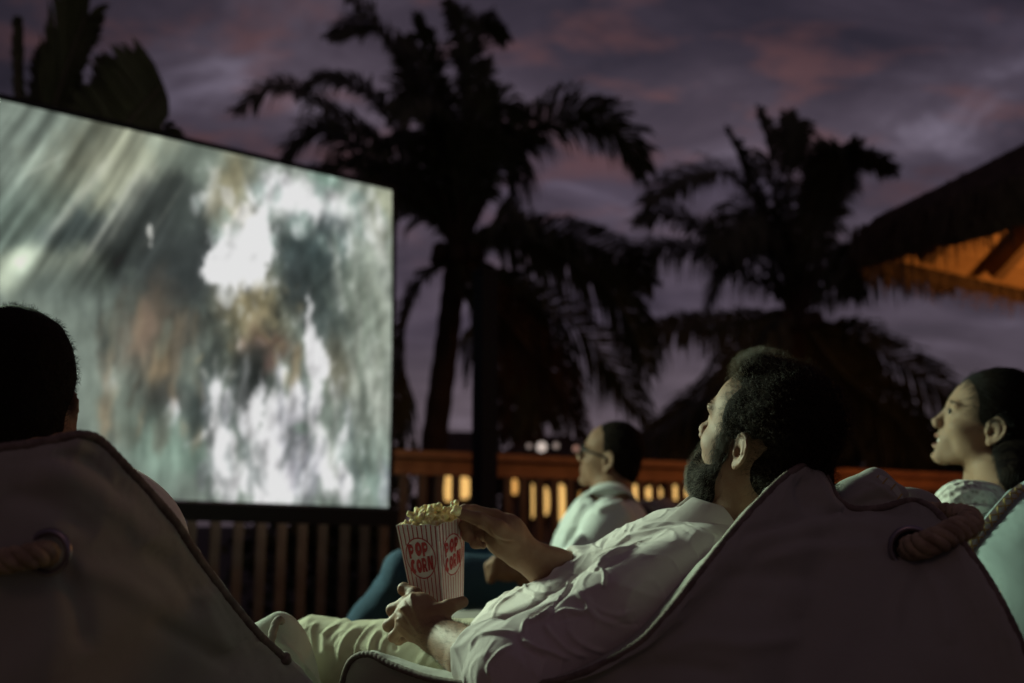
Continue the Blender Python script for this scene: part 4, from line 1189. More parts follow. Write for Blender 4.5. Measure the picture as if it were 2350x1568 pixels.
def pleats(V, N_):
    g = random.Random(4)
    for k in range(9):
        u0 = 618 + k * 5 + g.uniform(-4, 4); v0 = 1452 + k * 11
        V = stroke(V, N_, [(u0, v0), (u0 + 30 + 3 * k, v0 + 18 + g.uniform(-6, 6)), (u0 + 64 + 4 * k, v0 + 58 + g.uniform(-8, 8))], g.uniform(4, 7), g.uniform(.004, .008), 'ridge')
    for k in range(5):
        u0 = 560 + k * 9; V = stroke(V, N_, [(u0, 1445 + 4 * k), (u0 + 24, 1452 + 8 * k), (u0 + 46, 1476 + 12 * k)], 4, .004, 'ridge')
    return V
# seat cushion part with its piped corner, lit by the screen
sc_, _, _ = solid('seat_cushion', lambda p: uni([dell(p, P(590, 1660, 1.76), (.105, .12, .15)), dcap(p, P(600, 1475, 1.72), P(636, 1430, 1.72), .035, .012), dell(p, P(650, 1600, 1.72), (.055, .08, .13))], .05),
      P(420, 1800, 1.62) - np.array([.1, .25, .1]), P(830, 1390, 1.85) + np.array([.08, .2, .08]), .005, M['canvas'], bagB, 1,
      lambda V, N_: pleats(V, N_))
pcs = [P(612, 1530, 1.62), P(622, 1470, 1.655), P(632, 1432, 1.685), P(642, 1424, 1.70), P(652, 1450, 1.72), P(662, 1480, 1.74)]
piping(spline(pcs, 60), .0072, bagB, 'corner_piping')
dg = depth_at(PANEL[pb.name], 112, 1268)
ring_torus('grommet', P(112, 1268, dg - .006), camdir(-.1, .1, -1),   .0235, .0042, M['grommet'], bagB)
rope([P(120, 1272, dg + .03), P(95, 1272, dg - .02), P(50, 1280, dg - .035), P(0, 1288, dg - .035), P(-60, 1285, dg - .01), P(-110, 1275, dg + .04)], .0140, bagB)
# ------------------------------------------------------------------ people: shared materials
def skin(name, col):
    m = material(name, col, 0.60, (420, 0.0006), (34, tuple(c * f for c, f in zip(col, (.74, .60, .54))), 0.55, 5), 0.25, sss=0.12)
    return m
M['skin'] = skin('skin', (0.285, 0.165, 0.105))
M['skin_pale'] = skin('pale_skin', (0.33, 0.215, 0.145))
M['hair'] = material('dark_brown_hair', (0.050, 0.031, 0.018), 0.5, None, None, 0.25)
M['hair_lit'] = material('lit_brown_forelock', (0.13, 0.095, 0.055), 0.4, None, None, 0.5)  # forelock lighter than the hair: light falling on it put into the colour
M['hair_black'] = material('black_hair', (0.010, 0.008, 0.008), 0.45, None, None, 0.25)
M['scalp'] = material('hair_mass', (0.012, 0.008, 0.006), 0.8, (120, 0.004), None, 0.05)
M['beard'] = material('beard_hair', (0.10, 0.085, 0.065), 0.4, None, None, 0.5)
M['shirt'] = material('white_cotton_shirt', (0.70, 0.64, 0.61), 0.85, (60, 0.0007), None, 0.2, weave=(900, 0.00012), sheen=0.1)
M['chino'] = material('cream_chinos', (0.50, 0.47, 0.34), 0.85, (90, 0.0006), None, 0.2, weave=(700, 0.0002))
M['jeans'] = material('blue_jeans', (0.034, 0.072, 0.115), 0.85, (90, 0.0012), (8, (0.02, 0.045, 0.075), 0.6), 0.2, weave=(500, 0.0003))

def head_frame(phi, alpha, side_ear_pt, roll=0.0):
    """phi: turn away from pure left profile, alpha: tilt up, both in camera axes; returns origin and matrix with columns F, L, U."""
    ph, al = math.radians(phi), math.radians(alpha)
    F = camdir(-math.cos(al) * math.cos(ph), math.sin(al), math.cos(al) * math.sin(ph))
    L = camdir(-math.sin(ph), math.sin(math.radians(roll)), -math.cos(ph))
    L = L - F * (L @ F); L /= np.linalg.norm(L)
    U = np.cross(F, L); B = np.stack([F, L, U], 1)
    o = side_ear_pt - L * .0705 + F * .012
    return o, B
def sculpt_list(S):
    def f(V, N_):
        for s in S: V = stroke(V, N_, *s); 
        return V
    return f

# ------------------------------------------------------------------ the bearded man
manA = thing('person', 'bearded man in a white shirt lying back and holding a striped popcorn box', 'person', P(1450, 1600, 1.6) * np.array([1, 1, 0]), 'people watching the screen')
oA, BA = head_frame(50, 22, P(1700, 1038, 1.475))
hA = lambda x, y, z: oA + BA @ np.array([x, y, z])
def palm_pts(lst): return [P(*q) for q in lst]
# left hand under the box
lw = P(1003, 1458, 1.585)
LF = [([(975, 1400, 1.625), (952, 1364, 1.650), (927, 1352, 1.672), (936, 1368, 1.705), (965, 1375, 1.715)], .0098),
      ([(965, 1415, 1.615), (930, 1385, 1.638), (901, 1400, 1.655), (910, 1412, 1.69), (940, 1412, 1.71)], .0098),
      ([(962, 1430, 1.605), (920, 1412, 1.622), (892, 1436, 1.640), (905, 1446, 1.672), (935, 1440, 1.70)], .0092),
      ([(965, 1445, 1.595), (922, 1438, 1.606), (903, 1462, 1.618), (915, 1470, 1.650), (940, 1462, 1.675)], .0080)]
LT = ([(985, 1432, 1.592), (1003, 1408, 1.590), (1030, 1393, 1.598), (1062, 1382, 1.620)], [.0165, .0140, .0118, .0095])
# right hand reaching for the popcorn
rw = P(1198, 1268, 1.735)
RF = [([(1165, 1205, 1.735), (1138, 1184, 1.735), (1088, 1172, 1.725), (1066, 1170, 1.705), (1052, 1176, 1.69)], .0096),
      ([(1160, 1212, 1.745), (1128, 1190, 1.755), (1082, 1192, 1.745), (1066, 1206, 1.72), (1074, 1222, 1.71)], .0098),
      ([(1162, 1225, 1.740), (1130, 1205, 1.750), (1080, 1214, 1.738), (1072, 1230, 1.715), (1090, 1240, 1.705)], .0094),
      ([(1168, 1238, 1.735), (1140, 1222, 1.742), (1094, 1234, 1.725), (1090, 1248, 1.705), (1108, 1252, 1.70)], .0084)]
RT = ([(1180, 1240, 1.712), (1140, 1212, 1.690), (1100, 1192, 1.684), (1062, 1180, 1.684)], [.0175, .0150, .0120, .0095])
def body_A(p):
    q = (p - oA.astype(np.float32)) @ BA.astype(np.float32)
    d = head_sdf(q)
    d = ear_sdf(q, 1, d, .84)
    d = smin(d, dcap(p, hA(-.035, 0, -.06), P(1668, 1235, 1.58), .058, .066), .03)
    # trunk and limbs under the clothes
    tr = uni([dcap(p, P(1610, 1290, 1.58), P(1360, 1440, 1.66), .075, .070), dcap(p, P(1360, 1440, 1.66), P(1150, 1530, 1.77), .070, .075),
              dcap(p, P(1600, 1310, 1.47), P(1650, 1285, 1.70), .045, .045), dcap(p, P(1150, 1530, 1.74), P(740, 1520, 1.97), .065, .045)], .05)
    d = smin(d, tr, .04)
    # near arm
    arm = smin(dcap(p, P(1590, 1322, 1.44), P(1195, 1535, 1.36), .045, .041), dchain(p, [P(1195, 1535, 1.36), P(1095, 1512, 1.46), lw], [.041, .043, .0285], .01), .02)
    d = smin(d, arm, .02)
    h = smin(dell(p, P(960, 1418, 1.615), (.030, .030, .036)), dcap(p, lw, P(965, 1415, 1.61), .027, .028), .03)
    for pts, r in LF:
        h = smin(h, dchain(p, palm_pts(pts), [r * 1.25, r * 1.12, r * 1.02, r * .92, r * .8], .006), .009)
    h = smin(h, dchain(p, palm_pts(LT[0]), LT[1], .006), .014)
    d = smin(d, h, .014)
    # far arm
    arm = smin(dcap(p, P(1640, 1250, 1.74), P(1350, 1345, 1.80), .045, .040), dchain(p, [P(1350, 1345, 1.80), P(1270, 1312, 1.765), rw], [.040, .041, .0285], .01), .02)
    d = smin(d, arm, .02)
    h = smin(dell(p, P(1160, 1230, 1.735), (.034, .030, .033)), dcap(p, rw, P(1160, 1226, 1.735), .027, .028), .03)
    for pts, r in RF:
        h = smin(h, dchain(p, palm_pts(pts), [r * 1.25, r * 1.12, r * 1.02, r * .92, r * .8], .006), .005)
    h = smin(h, dchain(p, palm_pts(RT[0]), RT[1], .006), .008)
    return smin(d, h, .012)
allp = np.array([P(1950, 800, 1.6), P(660, 1590, 2.05), P(1100, 1580, 1.3), P(1640, 1150, 1.85)])
loA, hiA = np.array([-0.62, 1.22, .40]), np.array([.55, 2.10, 1.06])
def Z1(x, y): return ((900 + x / 3.087) / 1.0894, (1200 + y / 3.087) / 1.0894)
def Z8(x, y): return ((960 + x / 2.798) / 1.0894, (1080 + y / 2.798) / 1.0894)
def zl(f, *p): return [f(*q) for q in p]
HAND_LINES = [
    (zl(Z8, (632, 640), (640, 700), (628, 760)), 2.6, -.0030, 'ridge'), (zl(Z8, (700, 690), (690, 760), (682, 830)), 2.6, -.0030, 'ridge'),
    (zl(Z8, (715, 635), (760, 715), (830, 765), (920, 768)), 3.0, -.0026, 'ridge'), (zl(Z8, (560, 600), (620, 625), (700, 640)), 2.6, -.0026, 'ridge'),
    (zl(Z8, (740, 650), (800, 720), (870, 750)), 5.0, .0018, 'ridge'), (zl(Z8, (930, 800), (960, 840), (960, 890)), 2.4, -.0012, 'ridge'),
    (zl(Z8, (790, 560), (850, 600), (900, 660)), 4.0, .0012, 'ridge'),
    (zl(Z1, (500, 1190), (440, 1060), (405, 950), (390, 890)), 4.0, .0020, 'ridge'), (zl(Z1, (460, 1200), (370, 1070), (320, 990)), 4.0, .0020, 'ridge'),
    (zl(Z1, (430, 1230), (330, 1130), (285, 1080)), 4.0, .0018, 'ridge'), (zl(Z1, (400, 1260), (330, 1190), (290, 1150)), 3.6, .0014, 'ridge'),
    (zl(Z1, (420, 1060), (370, 960), (350, 910)), 4.0, -.0016, 'ridge'), (zl(Z1, (380, 1110), (320, 1040), (280, 1010)), 4.0, -.0018, 'ridge'), (zl(Z1, (370, 1170), (310, 1110), (260, 1080)), 3.5, -.0016, 'ridge'),
    (zl(Z1, (395, 880), (410, 900)), 6.0, .0030, 'ridge'), (zl(Z1, (318, 985), (330, 1000)), 6.0, .0030, 'ridge'), (zl(Z1, (282, 1075), (292, 1092)), 5.5, .0026, 'ridge'),
    (zl(Z1, (300, 845), (330, 825)), 2.0, -.0010, 'ridge'), (zl(Z1, (312, 865), (345, 845)), 2.0, -.0010, 'ridge'),
    (zl(Z1, (690, 960), (715, 1000)), 2.2, -.0010, 'ridge'), (zl(Z1, (705, 950), (730, 990)), 2.2, -.0010, 'ridge'), (zl(Z1, (520, 1060), (600, 1040), (640, 1060)), 4.0, -.0016, 'ridge'),
    (zl(Z1, (480, 1150), (560, 1120), (640, 1140)), 6.0, .0014, 'ridge'),
]
bodyA, VA, QA = solid('body', body_A, loA, hiA, .0028, M['skin'], manA, 1, sculpt_list(HAND_LINES))
TESTONLY = False
# ---- shirt
sh_c, be_c, pe_c = P(1530, 1345, 1.58), P(1345, 1440, 1.66), P(1150, 1515, 1.76)
S_ = sh_c - pe_c; S_ /= np.linalg.norm(S_)
Lb = camdir(-.24, -.05, -.97); Lb -= S_ * (S_ @ Lb); Lb /= np.linalg.norm(Lb)
Nb = np.cross(S_, Lb)
if Nb[2] < 0: Nb = -Nb
BB = np.stack([S_, Lb, Nb], 1)
shoL, shoR = P(1586, 1332, 1.435), P(1640, 1245, 1.75)
elbL, elbR = P(1200, 1545, 1.355), P(1350, 1345, 1.80)
nb0, nb1 = P(1660, 1215, 1.57), P(1680, 1120, 1.555)
def shirt_A(p):
    d = uni([dell(p, sh_c, (.160, .180, .108), BB), dell(p, be_c, (.17, .165, .100), BB), dell(p, pe_c + S_ * .03, (.115, .165, .092), BB)], .07)
    d = smin(d, dcap(p, P(1665, 1305, 1.50), P(1710, 1275, 1.68), .058, .058), .05)
    n = smin(dchain(p, [shoL, P(1420, 1400, 1.385), elbL], [.072, .066, .064], .02), dcap(p, elbL, P(1122, 1522, 1.425), .064, .060), .02)
    ax = P(1095, 1512, 1.46) - elbL; ax /= np.linalg.norm(ax)
    n = smax(n, (p - P(1118, 1520, 1.432).astype(np.float32)) @ ax.astype(np.float32), .006)
    n = smax(n, -dcap(p, P(1150, 1530, 1.40), P(1060, 1500, 1.50), .047, .052), .006)
    f = smin(dchain(p, [shoR, P(1480, 1290, 1.775), elbR], [.072, .068, .064], .02), dcap(p, elbR, P(1288, 1325, 1.775), .062, .056), .02)
    ax = P(1270, 1312, 1.765) - elbR; ax /= np.linalg.norm(ax)
    f = smax(f, (p - P(1290, 1322, 1.777).astype(np.float32)) @ ax.astype(np.float32), .006)
    f = smax(f, -dcap(p, P(1310, 1330, 1.785), P(1240, 1295, 1.76), .046, .05), .006)
    d = smin(smin(d, n, .03), f, .04)
    d = smax(d, -dcap(p, nb0, nb1, .062, .068), .008)
    # hem
    d = smax(d, (P(1075, 1440, 1.72).astype(np.float32) - p) @ S_.astype(np.float32), .01)
    # soft crumple of the cloth
    pb_ = (p @ BB.astype(np.float32)) * np.array([1.0, 1.5, 1.5], np.float32)
    r1_ = np.maximum(0, 1 - 3.0 * np.abs(n3(pb_, 4.5, 11, 1))) ** 2; r2_ = np.maximum(0, 1 - 3.0 * np.abs(n3(pb_, 9, 14, 1))) ** 2
    d = d + .002 * n3(pb_, 5, 13, 2) - .0030 * r1_ - .0018 * r2_
    return d
def Z1(x, y): return ((900 + x / 3.087) / 1.0894, (1200 + y / 3.087) / 1.0894)
def Z8(x, y): return ((960 + x / 2.798) / 1.0894, (1080 + y / 2.798) / 1.0894)
def Z4(x, y): return ((1300 + x / 3.484) / 1.0894, (1000 + y / 3.484) / 1.0894)
def Z6(x, y): return ((400 + x / 3.35) / 1.0894, (1240 + y / 3.35) / 1.0894)
def zl(f, *p): return [f(*q) for q in p]
SHIRT_FOLDS = [
    # sleeve seam valley between near sleeve and chest
    (zl(Z1, (2150, 560), (1900, 660), (1820, 690), (1700, 700), (1640, 780), (1590, 870), (1500, 960), (1470, 1010)), 9, -.010, 'ridge'),
    (zl(Z1, (2150, 520), (1960, 590), (1900, 620), (1820, 660)), 7, .008, 'ridge'),
    (zl(Z1, (1800, 690), (1870, 700), (1890, 760), (1880, 840)), 6, .007, 'ridge'),
    (zl(Z1, (1660, 720), (1620, 800), (1580, 880), (1520, 950)), 6, .008, 'ridge'),
    # chest folds running along the chest
    (zl(Z4, (620, 1250), (700, 1290), (800, 1250), (950, 1180)), 8, .005, 'fold'),
    (zl(Z4, (560, 1350), (680, 1320), (830, 1280), (960, 1190), (1150, 1150), (1330, 1110)), 7, .006, 'ridge'),
    (zl(Z4, (640, 1400), (760, 1340), (880, 1300), (1000, 1270), (1150, 1200)), 7, .008, 'ridge'),
    (zl(Z4, (740, 1370), (860, 1330), (960, 1290), (1080, 1230)), 6, -.006, 'ridge'),
    (zl(Z4, (900, 1160), (930, 1120), (925, 1075)), 4, .003, 'ridge'),
    (zl(Z4, (950, 1160), (975, 1120), (1000, 1080)), 4, .003, 'ridge'),
    (zl(Z4, (820, 1200), (850, 1150), (900, 1100)), 5, -.003, 'ridge'),
    (zl(Z4, (1000, 1140), (1150, 1090), (1300, 1075), (1450, 1080)), 6, .005, 'ridge'),
    (zl(Z4, (720, 1320), (730, 1250), (790, 1190)), 5, -.004, 'ridge'),
    # near sleeve: bunches above the cuff
    (zl(Z1, (1480, 1060), (1580, 1010), (1720, 1020), (1780, 990)), 8, .007, 'ridge'),
    (zl(Z1, (1500, 1100), (1620, 1060), (1740, 1060)), 7, -.006, 'ridge'),
    (zl(Z1, (1250, 1180), (1280, 1110), (1340, 1080), (1420, 1050), (1480, 1000)), 8, .010, 'ridge'),
    (zl(Z1, (1210, 1190), (1230, 1260), (1330, 1330), (1450, 1380)), 8, -.008, 'ridge'),
    (zl(Z1, (1240, 1230), (1350, 1290), (1500, 1340), (1620, 1390)), 7, .008, 'ridge'),
    (zl(Z1, (1420, 1110), (1480, 1200), (1600, 1310), (1760, 1370)), 9, .008, 'ridge'),
    (zl(Z1, (1450, 1160), (1540, 1270), (1680, 1360)), 7, -.007, 'ridge'),
    (zl(Z1, (1600, 1130), (1650, 1220), (1780, 1300), (1900, 1330)), 9, .006, 'ridge'),
    (zl(Z1, (1750, 950), (1850, 1050), (2000, 1100)), 14, .007, 'fold'),
    (zl(Z1, (1660, 850), (1740, 930), (1860, 1020), (1980, 1050), (2130, 1010)), 14, .006, 'ridge'),
    (zl(Z1, (2000, 1110), (2100, 1120), (2150, 1110)), 8, -.005, 'ridge'),
    (zl(Z1, (1300, 1080), (1400, 1020), (1500, 950)), 7, .006, 'fold'),
    # cuff: rolled edge and tabs
    (zl(Z1, (1200, 1180), (1090, 1175), (960, 1190), (890, 1240), (850, 1320)), 7, .007, 'ridge'),
    (zl(Z1, (1190, 1270), (1080, 1330), (1000, 1420), (990, 1500)), 7, .006, 'ridge'),
    (zl(Z1, (1230, 1190), (1260, 1350), (1320, 1480), (1340, 1560)), 8, -.005, 'ridge'),
    (zl(Z1, (1050, 1220), (1000, 1290), (960, 1360)), 6, .0015, 'ridge'),
    # belly
    (zl(Z1, (800, 1000), (900, 950), (1050, 880), (1170, 830)), 7, .005, 'fold'),
    (zl(Z1, (970, 1020), (1050, 950), (1150, 850)), 6, .004, 'ridge'),
    (zl(Z1, (1030, 1080), (1060, 980), (1180, 870), (1260, 790)), 6, .0045, 'ridge'),
    (zl(Z1, (1260, 790), (1300, 860), (1400, 890), (1500, 880)), 8, .006, 'ridge'),
    (zl(Z1, (1280, 830), (1340, 900), (1450, 930)), 7, -.005, 'ridge'),
    (zl(Z1, (1380, 800), (1450, 840), (1560, 790)), 12, .006, 'ridge'),
    (zl(Z1, (1480, 720), (1560, 660), (1640, 640)), 10, .005, 'ridge'),
    (zl(Z1, (1640, 640), (1640, 740), (1600, 820)), 6, -.007, 'ridge'),
    # yoke seam over the shoulder
    ([(1556, 1206), (1590, 1230), (1612, 1262), (1622, 1290)], 2.5, -.002, 'ridge'),
    ([(1612, 1262), (1640, 1330), (1590, 1400)], 26, .004, 'groove'),
]
shirtA, VS, QS = solid('shirt', shirt_A, np.array([-.25, 1.22, .38]), np.array([.55, 2.02, .93]),   .0026, M['shirt'], manA, 1, sculpt_list([(p_, w_ * .62, h_ * (.68 if h_ > 0 else .4), k_) for p_, w_, h_, k_ in SHIRT_FOLDS]))
# collar: stand and fall round the neck
nb = P(1664, 1196, 1.57)
Ax = camdir(.24, .97, -.04); Ax /= np.linalg.norm(Ax)
Fr = camdir(-.95, -.1, .25); Fr -= Ax * (Fr @ Ax); Fr /= np.linalg.norm(Fr); Sd = np.cross(Ax, Fr)
V = []; n = 60
for i in range(n):
    th = math.radians(38 + (322 - 38) * i / (n - 1))       # 0 is the throat
    f = abs(th - math.pi) / math.radians(142)                # 0 at nape .. 1 at the points
    rd = Fr * math.cos(th) + Sd * math.sin(th)
    lift = .010 - .010 * f
    V += [nb + Ax * (-.020) + rd * .064, nb + Ax * (.024 + lift) + rd * .066, nb + Ax * (.030 + lift) + rd * .070, nb + Ax * (.024 + lift) + rd * .076,
          nb + Ax * (-.002 - .010 * f ** 3) + rd * (.090 + .004 * f) + Fr * .012 * f ** 4, nb + Ax * (-.026 - .026 * f ** 3) + rd * (.102 + .006 * f) + Fr * .022 * f ** 4]
V = np.array(V); k6 = np.arange(n * 6).reshape(n, 6)
Qc = np.stack([k6[:-1, :-1], k6[:-1, 1:], k6[1:, 1:], k6[1:, :-1]], -1).reshape(-1, 4)
col = quads_obj('collar', V, Qc, M['shirt'], manA)
md = col.modifiers.new('thickness', 'SOLIDIFY'); md.thickness = .0028; md.offset = 0
md = col.modifiers.new('smooth', 'SUBSURF'); md.levels = 1; md.render_levels = 2
# ---- trousers
def trousers_A(p):
    d = uni([dcap(p, P(1165, 1540, 1.70), P(735, 1512, 1.97), .088, .070), dell(p, P(725, 1520, 1.98), (.082, .075, .080)), dcap(p, P(725, 1530, 1.98), P(700, 1900, 2.05), .068, .058),
             dcap(p, P(1170, 1560, 1.92), P(900, 1580, 2.2), .085, .068)], .04)
    d = smax(d, -dcap(p, P(700, 1800, 2.05), P(690, 2000, 2.07), .05), .01)
    return d + .003 * n3(p, 7, 31, 3) - .003 * np.maximum(0, 1 - 3 * np.abs(n3(p * np.array([1.6, 1, 1], np.float32), 6, 33, 1))) ** 2
TF0 = [(zl(Z6, (1150, 1210), (1210, 1120), (1290, 1065)), 5, .004, 'ridge'), (zl(Z6, (1300, 1380), (1280, 1230), (1270, 1120), (1330, 1060)), 6, .007, 'ridge'),
      (zl(Z6, (1390, 1340), (1380, 1220), (1400, 1140), (1520, 1070), (1600, 1050)), 6, .007, 'ridge'), (zl(Z6, (1330, 1170), (1420, 1100), (1500, 1060)), 5, .004, 'fold'),
      (zl(Z6, (1510, 1390), (1520, 1280), (1570, 1180), (1680, 1090)), 7, .007, 'ridge'), (zl(Z6, (1440, 1220), (1480, 1160), (1560, 1120)), 5, .004, 'ridge'),
      (zl(Z6, (1620, 1350), (1640, 1230), (1720, 1120), (1800, 1060)), 8, .006, 'fold'), (zl(Z6, (1760, 1320), (1780, 1220), (1850, 1120)), 7, .006, 'ridge'),
      (zl(Z6, (1850, 1330), (1870, 1230), (1930, 1170)), 6, .006, 'ridge'), (zl(Z6, (1980, 1300), (1960, 1210), (1930, 1130)), 7, -.006, 'ridge'),
      (zl(Z6, (1440, 1330), (1450, 1230), (1500, 1150)), 6, -.006, 'ridge'), (zl(Z6, (1200, 1330), (1180, 1240), (1200, 1160)), 6, .005, 'ridge')]
trA, _, _ = solid('trousers', trousers_A, np.array([-.62, 1.55, .12]), np.array([.13, 2.32, .64]), .0042, M['chino'], manA, 1, sculpt_list([(p_, w_ * (.7 + .5 * (i_ % 3) / 2), h_ * (.45 + .6 * (i_ * 7 % 5) / 4), k_) for i_, (p_, w_, h_, k_) in enumerate(TF0)]))
# ---- hair and beard
def hairline(V, Q, capf, o, B, parent, mat, n, length, seed, lo=-.03, r=.00025, reach=.012):
    dd = capf(V.astype(np.float32)); q = (V - o) @ B
    w = ((dd > -.001) & (dd < reach) & (q[:, 2] > lo) & (q[:, 0] > -.06)).astype(float) * np.exp(-np.maximum(dd, 0) / (reach * .4))
    if w.sum() < 5: return
    rp, rn = pick_roots(V, Q, w + 1e-12, n, seed)
    d = -B[:, 0] * .9 + B[:, 2] * .25; d = d - rn * (rn @ d)[:, None]
    strands('hairline_strands', rp - rn * .0004, d + rn * .12, length, mat, parent, 4, r, .12, 0, seed, .16)
def hq(p): return (p - oA.astype(np.float32)) @ BA.astype(np.float32)
def cap_A(p):
    q = hq(p)
    d = dell(q, (-.024, 0, .060), (.094, .079, .081))
    d = smin(d, dell(q, (.040, 0, .104), (.034, .052, .026)), .02)
    d = smin(d, dell(q, (-.060, 0, -.020), (.060, .070, .060)), .03)
    d = smin(d, dell(q, (.016, .060, .040), (.024, .018, .034)), .02)
    # leave the face and the ear free
    d = smax(d, -dell(q, (.100, 0, .015), (.066, .10, .084)), .010)
    d = smax(d, -dell(q, (-.010, .088, -.018), (.022, .034, .030)), .010)
    d = smax(d, -dell(q, (.030, .075, -.050), (.040, .04, .05)), .012)
    return d + .0045 * n3(q, 14, 5, 2) + .0022 * n3(q, 36, 6, 2)
hr = np.array([.20, .20, .20])
hmass, VH, QH = solid('hair', cap_A, oA - hr, oA + hr, .0042, M['scalp'], manA, 1)
NH = vnormals(VH, QH); qh = (VH - oA) @ BA; qn = NH @ BA
w = ((qn[:, 2] > -.75)).astype(float)
rp, rn = pick_roots(VH, QH, w, 11000, 1)
strands('hair_strands', rp - rn * .004, rn * .8 + BA[:, 0] * -.5 + BA[:, 2] * .15,     .012, M['hair'], manA, 6, .00028, .9, .0, 3, .3, .018, .9)
rp, rn = pick_roots(VH, QH, w, 4200, 11)
strands('loose_curls', rp - rn * .003, rn * .8 + BA[:, 0] * -.5, .027, M['hair'], manA, 9, .00026, 1.0, .05, 13, .4, .014, 1.2)
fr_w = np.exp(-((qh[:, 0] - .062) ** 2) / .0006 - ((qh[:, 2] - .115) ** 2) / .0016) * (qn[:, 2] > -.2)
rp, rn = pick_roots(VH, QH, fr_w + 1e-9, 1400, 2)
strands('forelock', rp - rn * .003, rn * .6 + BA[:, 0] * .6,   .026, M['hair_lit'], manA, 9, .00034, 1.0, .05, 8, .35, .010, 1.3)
hairline(VA, QA, cap_A, oA, BA, manA, M['hair'], 1200, .016, 91)
def beard_A(p):
    q = hq(p); y = np.abs(q[..., 1]); s = np.stack([q[..., 0], y, q[..., 2]], -1)
    d = dcap(s, (.012, .066, -.020), (.026, .060, -.070), .009, .014)
    d = smin(d, dcap(s, (.030, .050, -.076), (.078, .014, -.106), .015, .017), .02)
    d = smin(d, dell(s, (.083, 0, -.104), (.021, .024, .023)), .02)
    d = smin(d, dcap(s, (.095, .004, -.047), (.080, .030, -.068), .0085, .010), .012)
    d = smin(d, dell(s, (.030, .030, -.110), (.035, .03, .02)), .02)
    d = smin(d, dell(s, (.032, .054, -.074), (.026, .0175, .036)), .02)
    d = smin(d, dell(s, (.062, .038, -.082), (.024, .018, .026)), .02)
    d = smax(d, -dell(s, (.093, 0, -.064), (.014, .018, .007)), .006)
    return d + .002 * n3(q, 30, 15, 2)
bm_, VB, QB = solid('beard', beard_A, oA - hr, oA + hr, .0036, M['scalp'], manA, 1)
NB = vnormals(VB, QB)
rp, rn = pick_roots(VB, QB, np.ones(len(VB)), 9500, 4)
strands('beard_strands', rp - rn * .003, rn * .8 - BA[:, 2] * .6 + BA[:, 0] * .25,   .011, M['beard'], manA, 5, .00026, .5, .1, 5, .3, .008, 1.0)
M['grey_lit_beard'] = material('grey_lit_beard_hair', (0.30, 0.27, 0.22), 0.45, None, None, 0.3)  # grey flecks; light on the front strands is put into this colour too
qb_ = (VB - oA) @ BA
rp, rn = pick_roots(VB, QB, np.exp(-((qb_[:, 0] - .085) / .035) ** 2) + .05, 2600, 14)
strands('grey_lit_beard_strands', rp - rn * .002, rn * .8 - BA[:, 2] * .6 + BA[:, 0] * .25, .012, M['grey_lit_beard'], manA, 5, .00026, .5, .1, 15, .35, .008, 1.0)
# sideburn and temple, brows
wS = np.exp(-((((VA - oA) @ BA - np.array([.022, .066, -.005])) / np.array([.010, .02, .028])) ** 2).sum(1))
rp, rn = pick_roots(VA, QA, wS + 1e-12, 900, 6)
strands('sideburn', rp, rn * .35 - BA[:, 2] * .8 - BA[:, 0] * .3, .016, M['hair'], manA, 4, .0003, .3, .0, 6, .25)
for s in (1, -1):
    wS = np.exp(-((((VA - oA) @ BA - np.array([.084, s * .030, .036])) / np.array([.012, .017, .0045])) ** 2).sum(1))
    rp, rn = pick_roots(VA, QA, wS + 1e-12, 180, 7 + s)
    strands('eyebrow', rp, rn * .2 + BA[:, 1] * s * .9 - BA[:, 0] * .3, .007, M['hair'], manA, 3, .0003, .1, 0, 6, .2)
    e = bmesh.new(); bmesh.ops.create_uvsphere(e, u_segments=20, v_segments=12, radius=.0125, matrix=Matrix.Translation(Vector(hA(.0735, s * .031, .011))))
    me = bpy.data.meshes.new('eye'); e.to_mesh(me); e.free(); me.shade_smooth()
    M.setdefault('eye', material('eye_white', (.42, .40, .36), .15, None, None, .6)); me.materials.append(M['eye'])
    eo = bpy.data.objects.new('eye', me); COL.objects.link(eo); adopt(eo, manA)
# fine hair on the near forearm
u_, v_, d_ = proj(VA)
fa = ((u_ > 950) & (u_ < 1105) & (v_ > 1420) & (v_ < 1568) & (d_ < 1.60)).astype(float)
rp, rn = pick_roots(VA, QA, fa + 1e-12, 2600, 9)
strands('arm_hair', rp, rn * .35 + (lw - P(1095, 1512, 1.46)) * 5, .008, M['hair'], manA, 3, .00013, .2, .1, 9, .45)
# ------------------------------------------------------------------ popcorn box
M['card'] = material('white_card', (0.62, 0.55, 0.53), 0.55, (150, 0.0003), None, 0.35)
M['red_print'] = material('red_print', (0.40, 0.030, 0.035), 0.5)
M['popcorn'] = material('popped_corn', (0.86, 0.76, 0.46), 0.7, (260, 0.0012), (120, (0.74, 0.58, 0.20), 0.7), 0.3, sss=0.2)
D0 = 1.665
e_top, e_bot = P(1004, 1206, D0), P(1018, 1398, D0 - .004)
upb = e_top - e_bot; Hb = np.linalg.norm(upb); upb /= Hb
lf = camdir(-.865, -.105, .49); rt = camdir(.50, .085, .86)
lf -= upb * (lf @ upb); lf /= np.linalg.norm(lf); rt -= upb * (rt @ upb) + lf * 0; rt -= lf * (rt @ lf); rt /= np.linalg.norm(rt)
WT, WB_ = .086, .062
mid = (WT - WB_) / 2
b00 = e_bot + 0 * lf; t00 = e_top
box = thing('popcorn_box', 'red striped popcorn box full of popcorn in the bearded man\'s hand', 'popcorn box', b00)
T = [t00, t00 + lf * WT, t00 + lf * WT + rt * WT, t00 + rt * WT]
cb = b00; Bt = [cb + (lf + rt) * 0, cb + lf * WB_, cb + (lf + rt) * WB_, cb + rt * WB_]
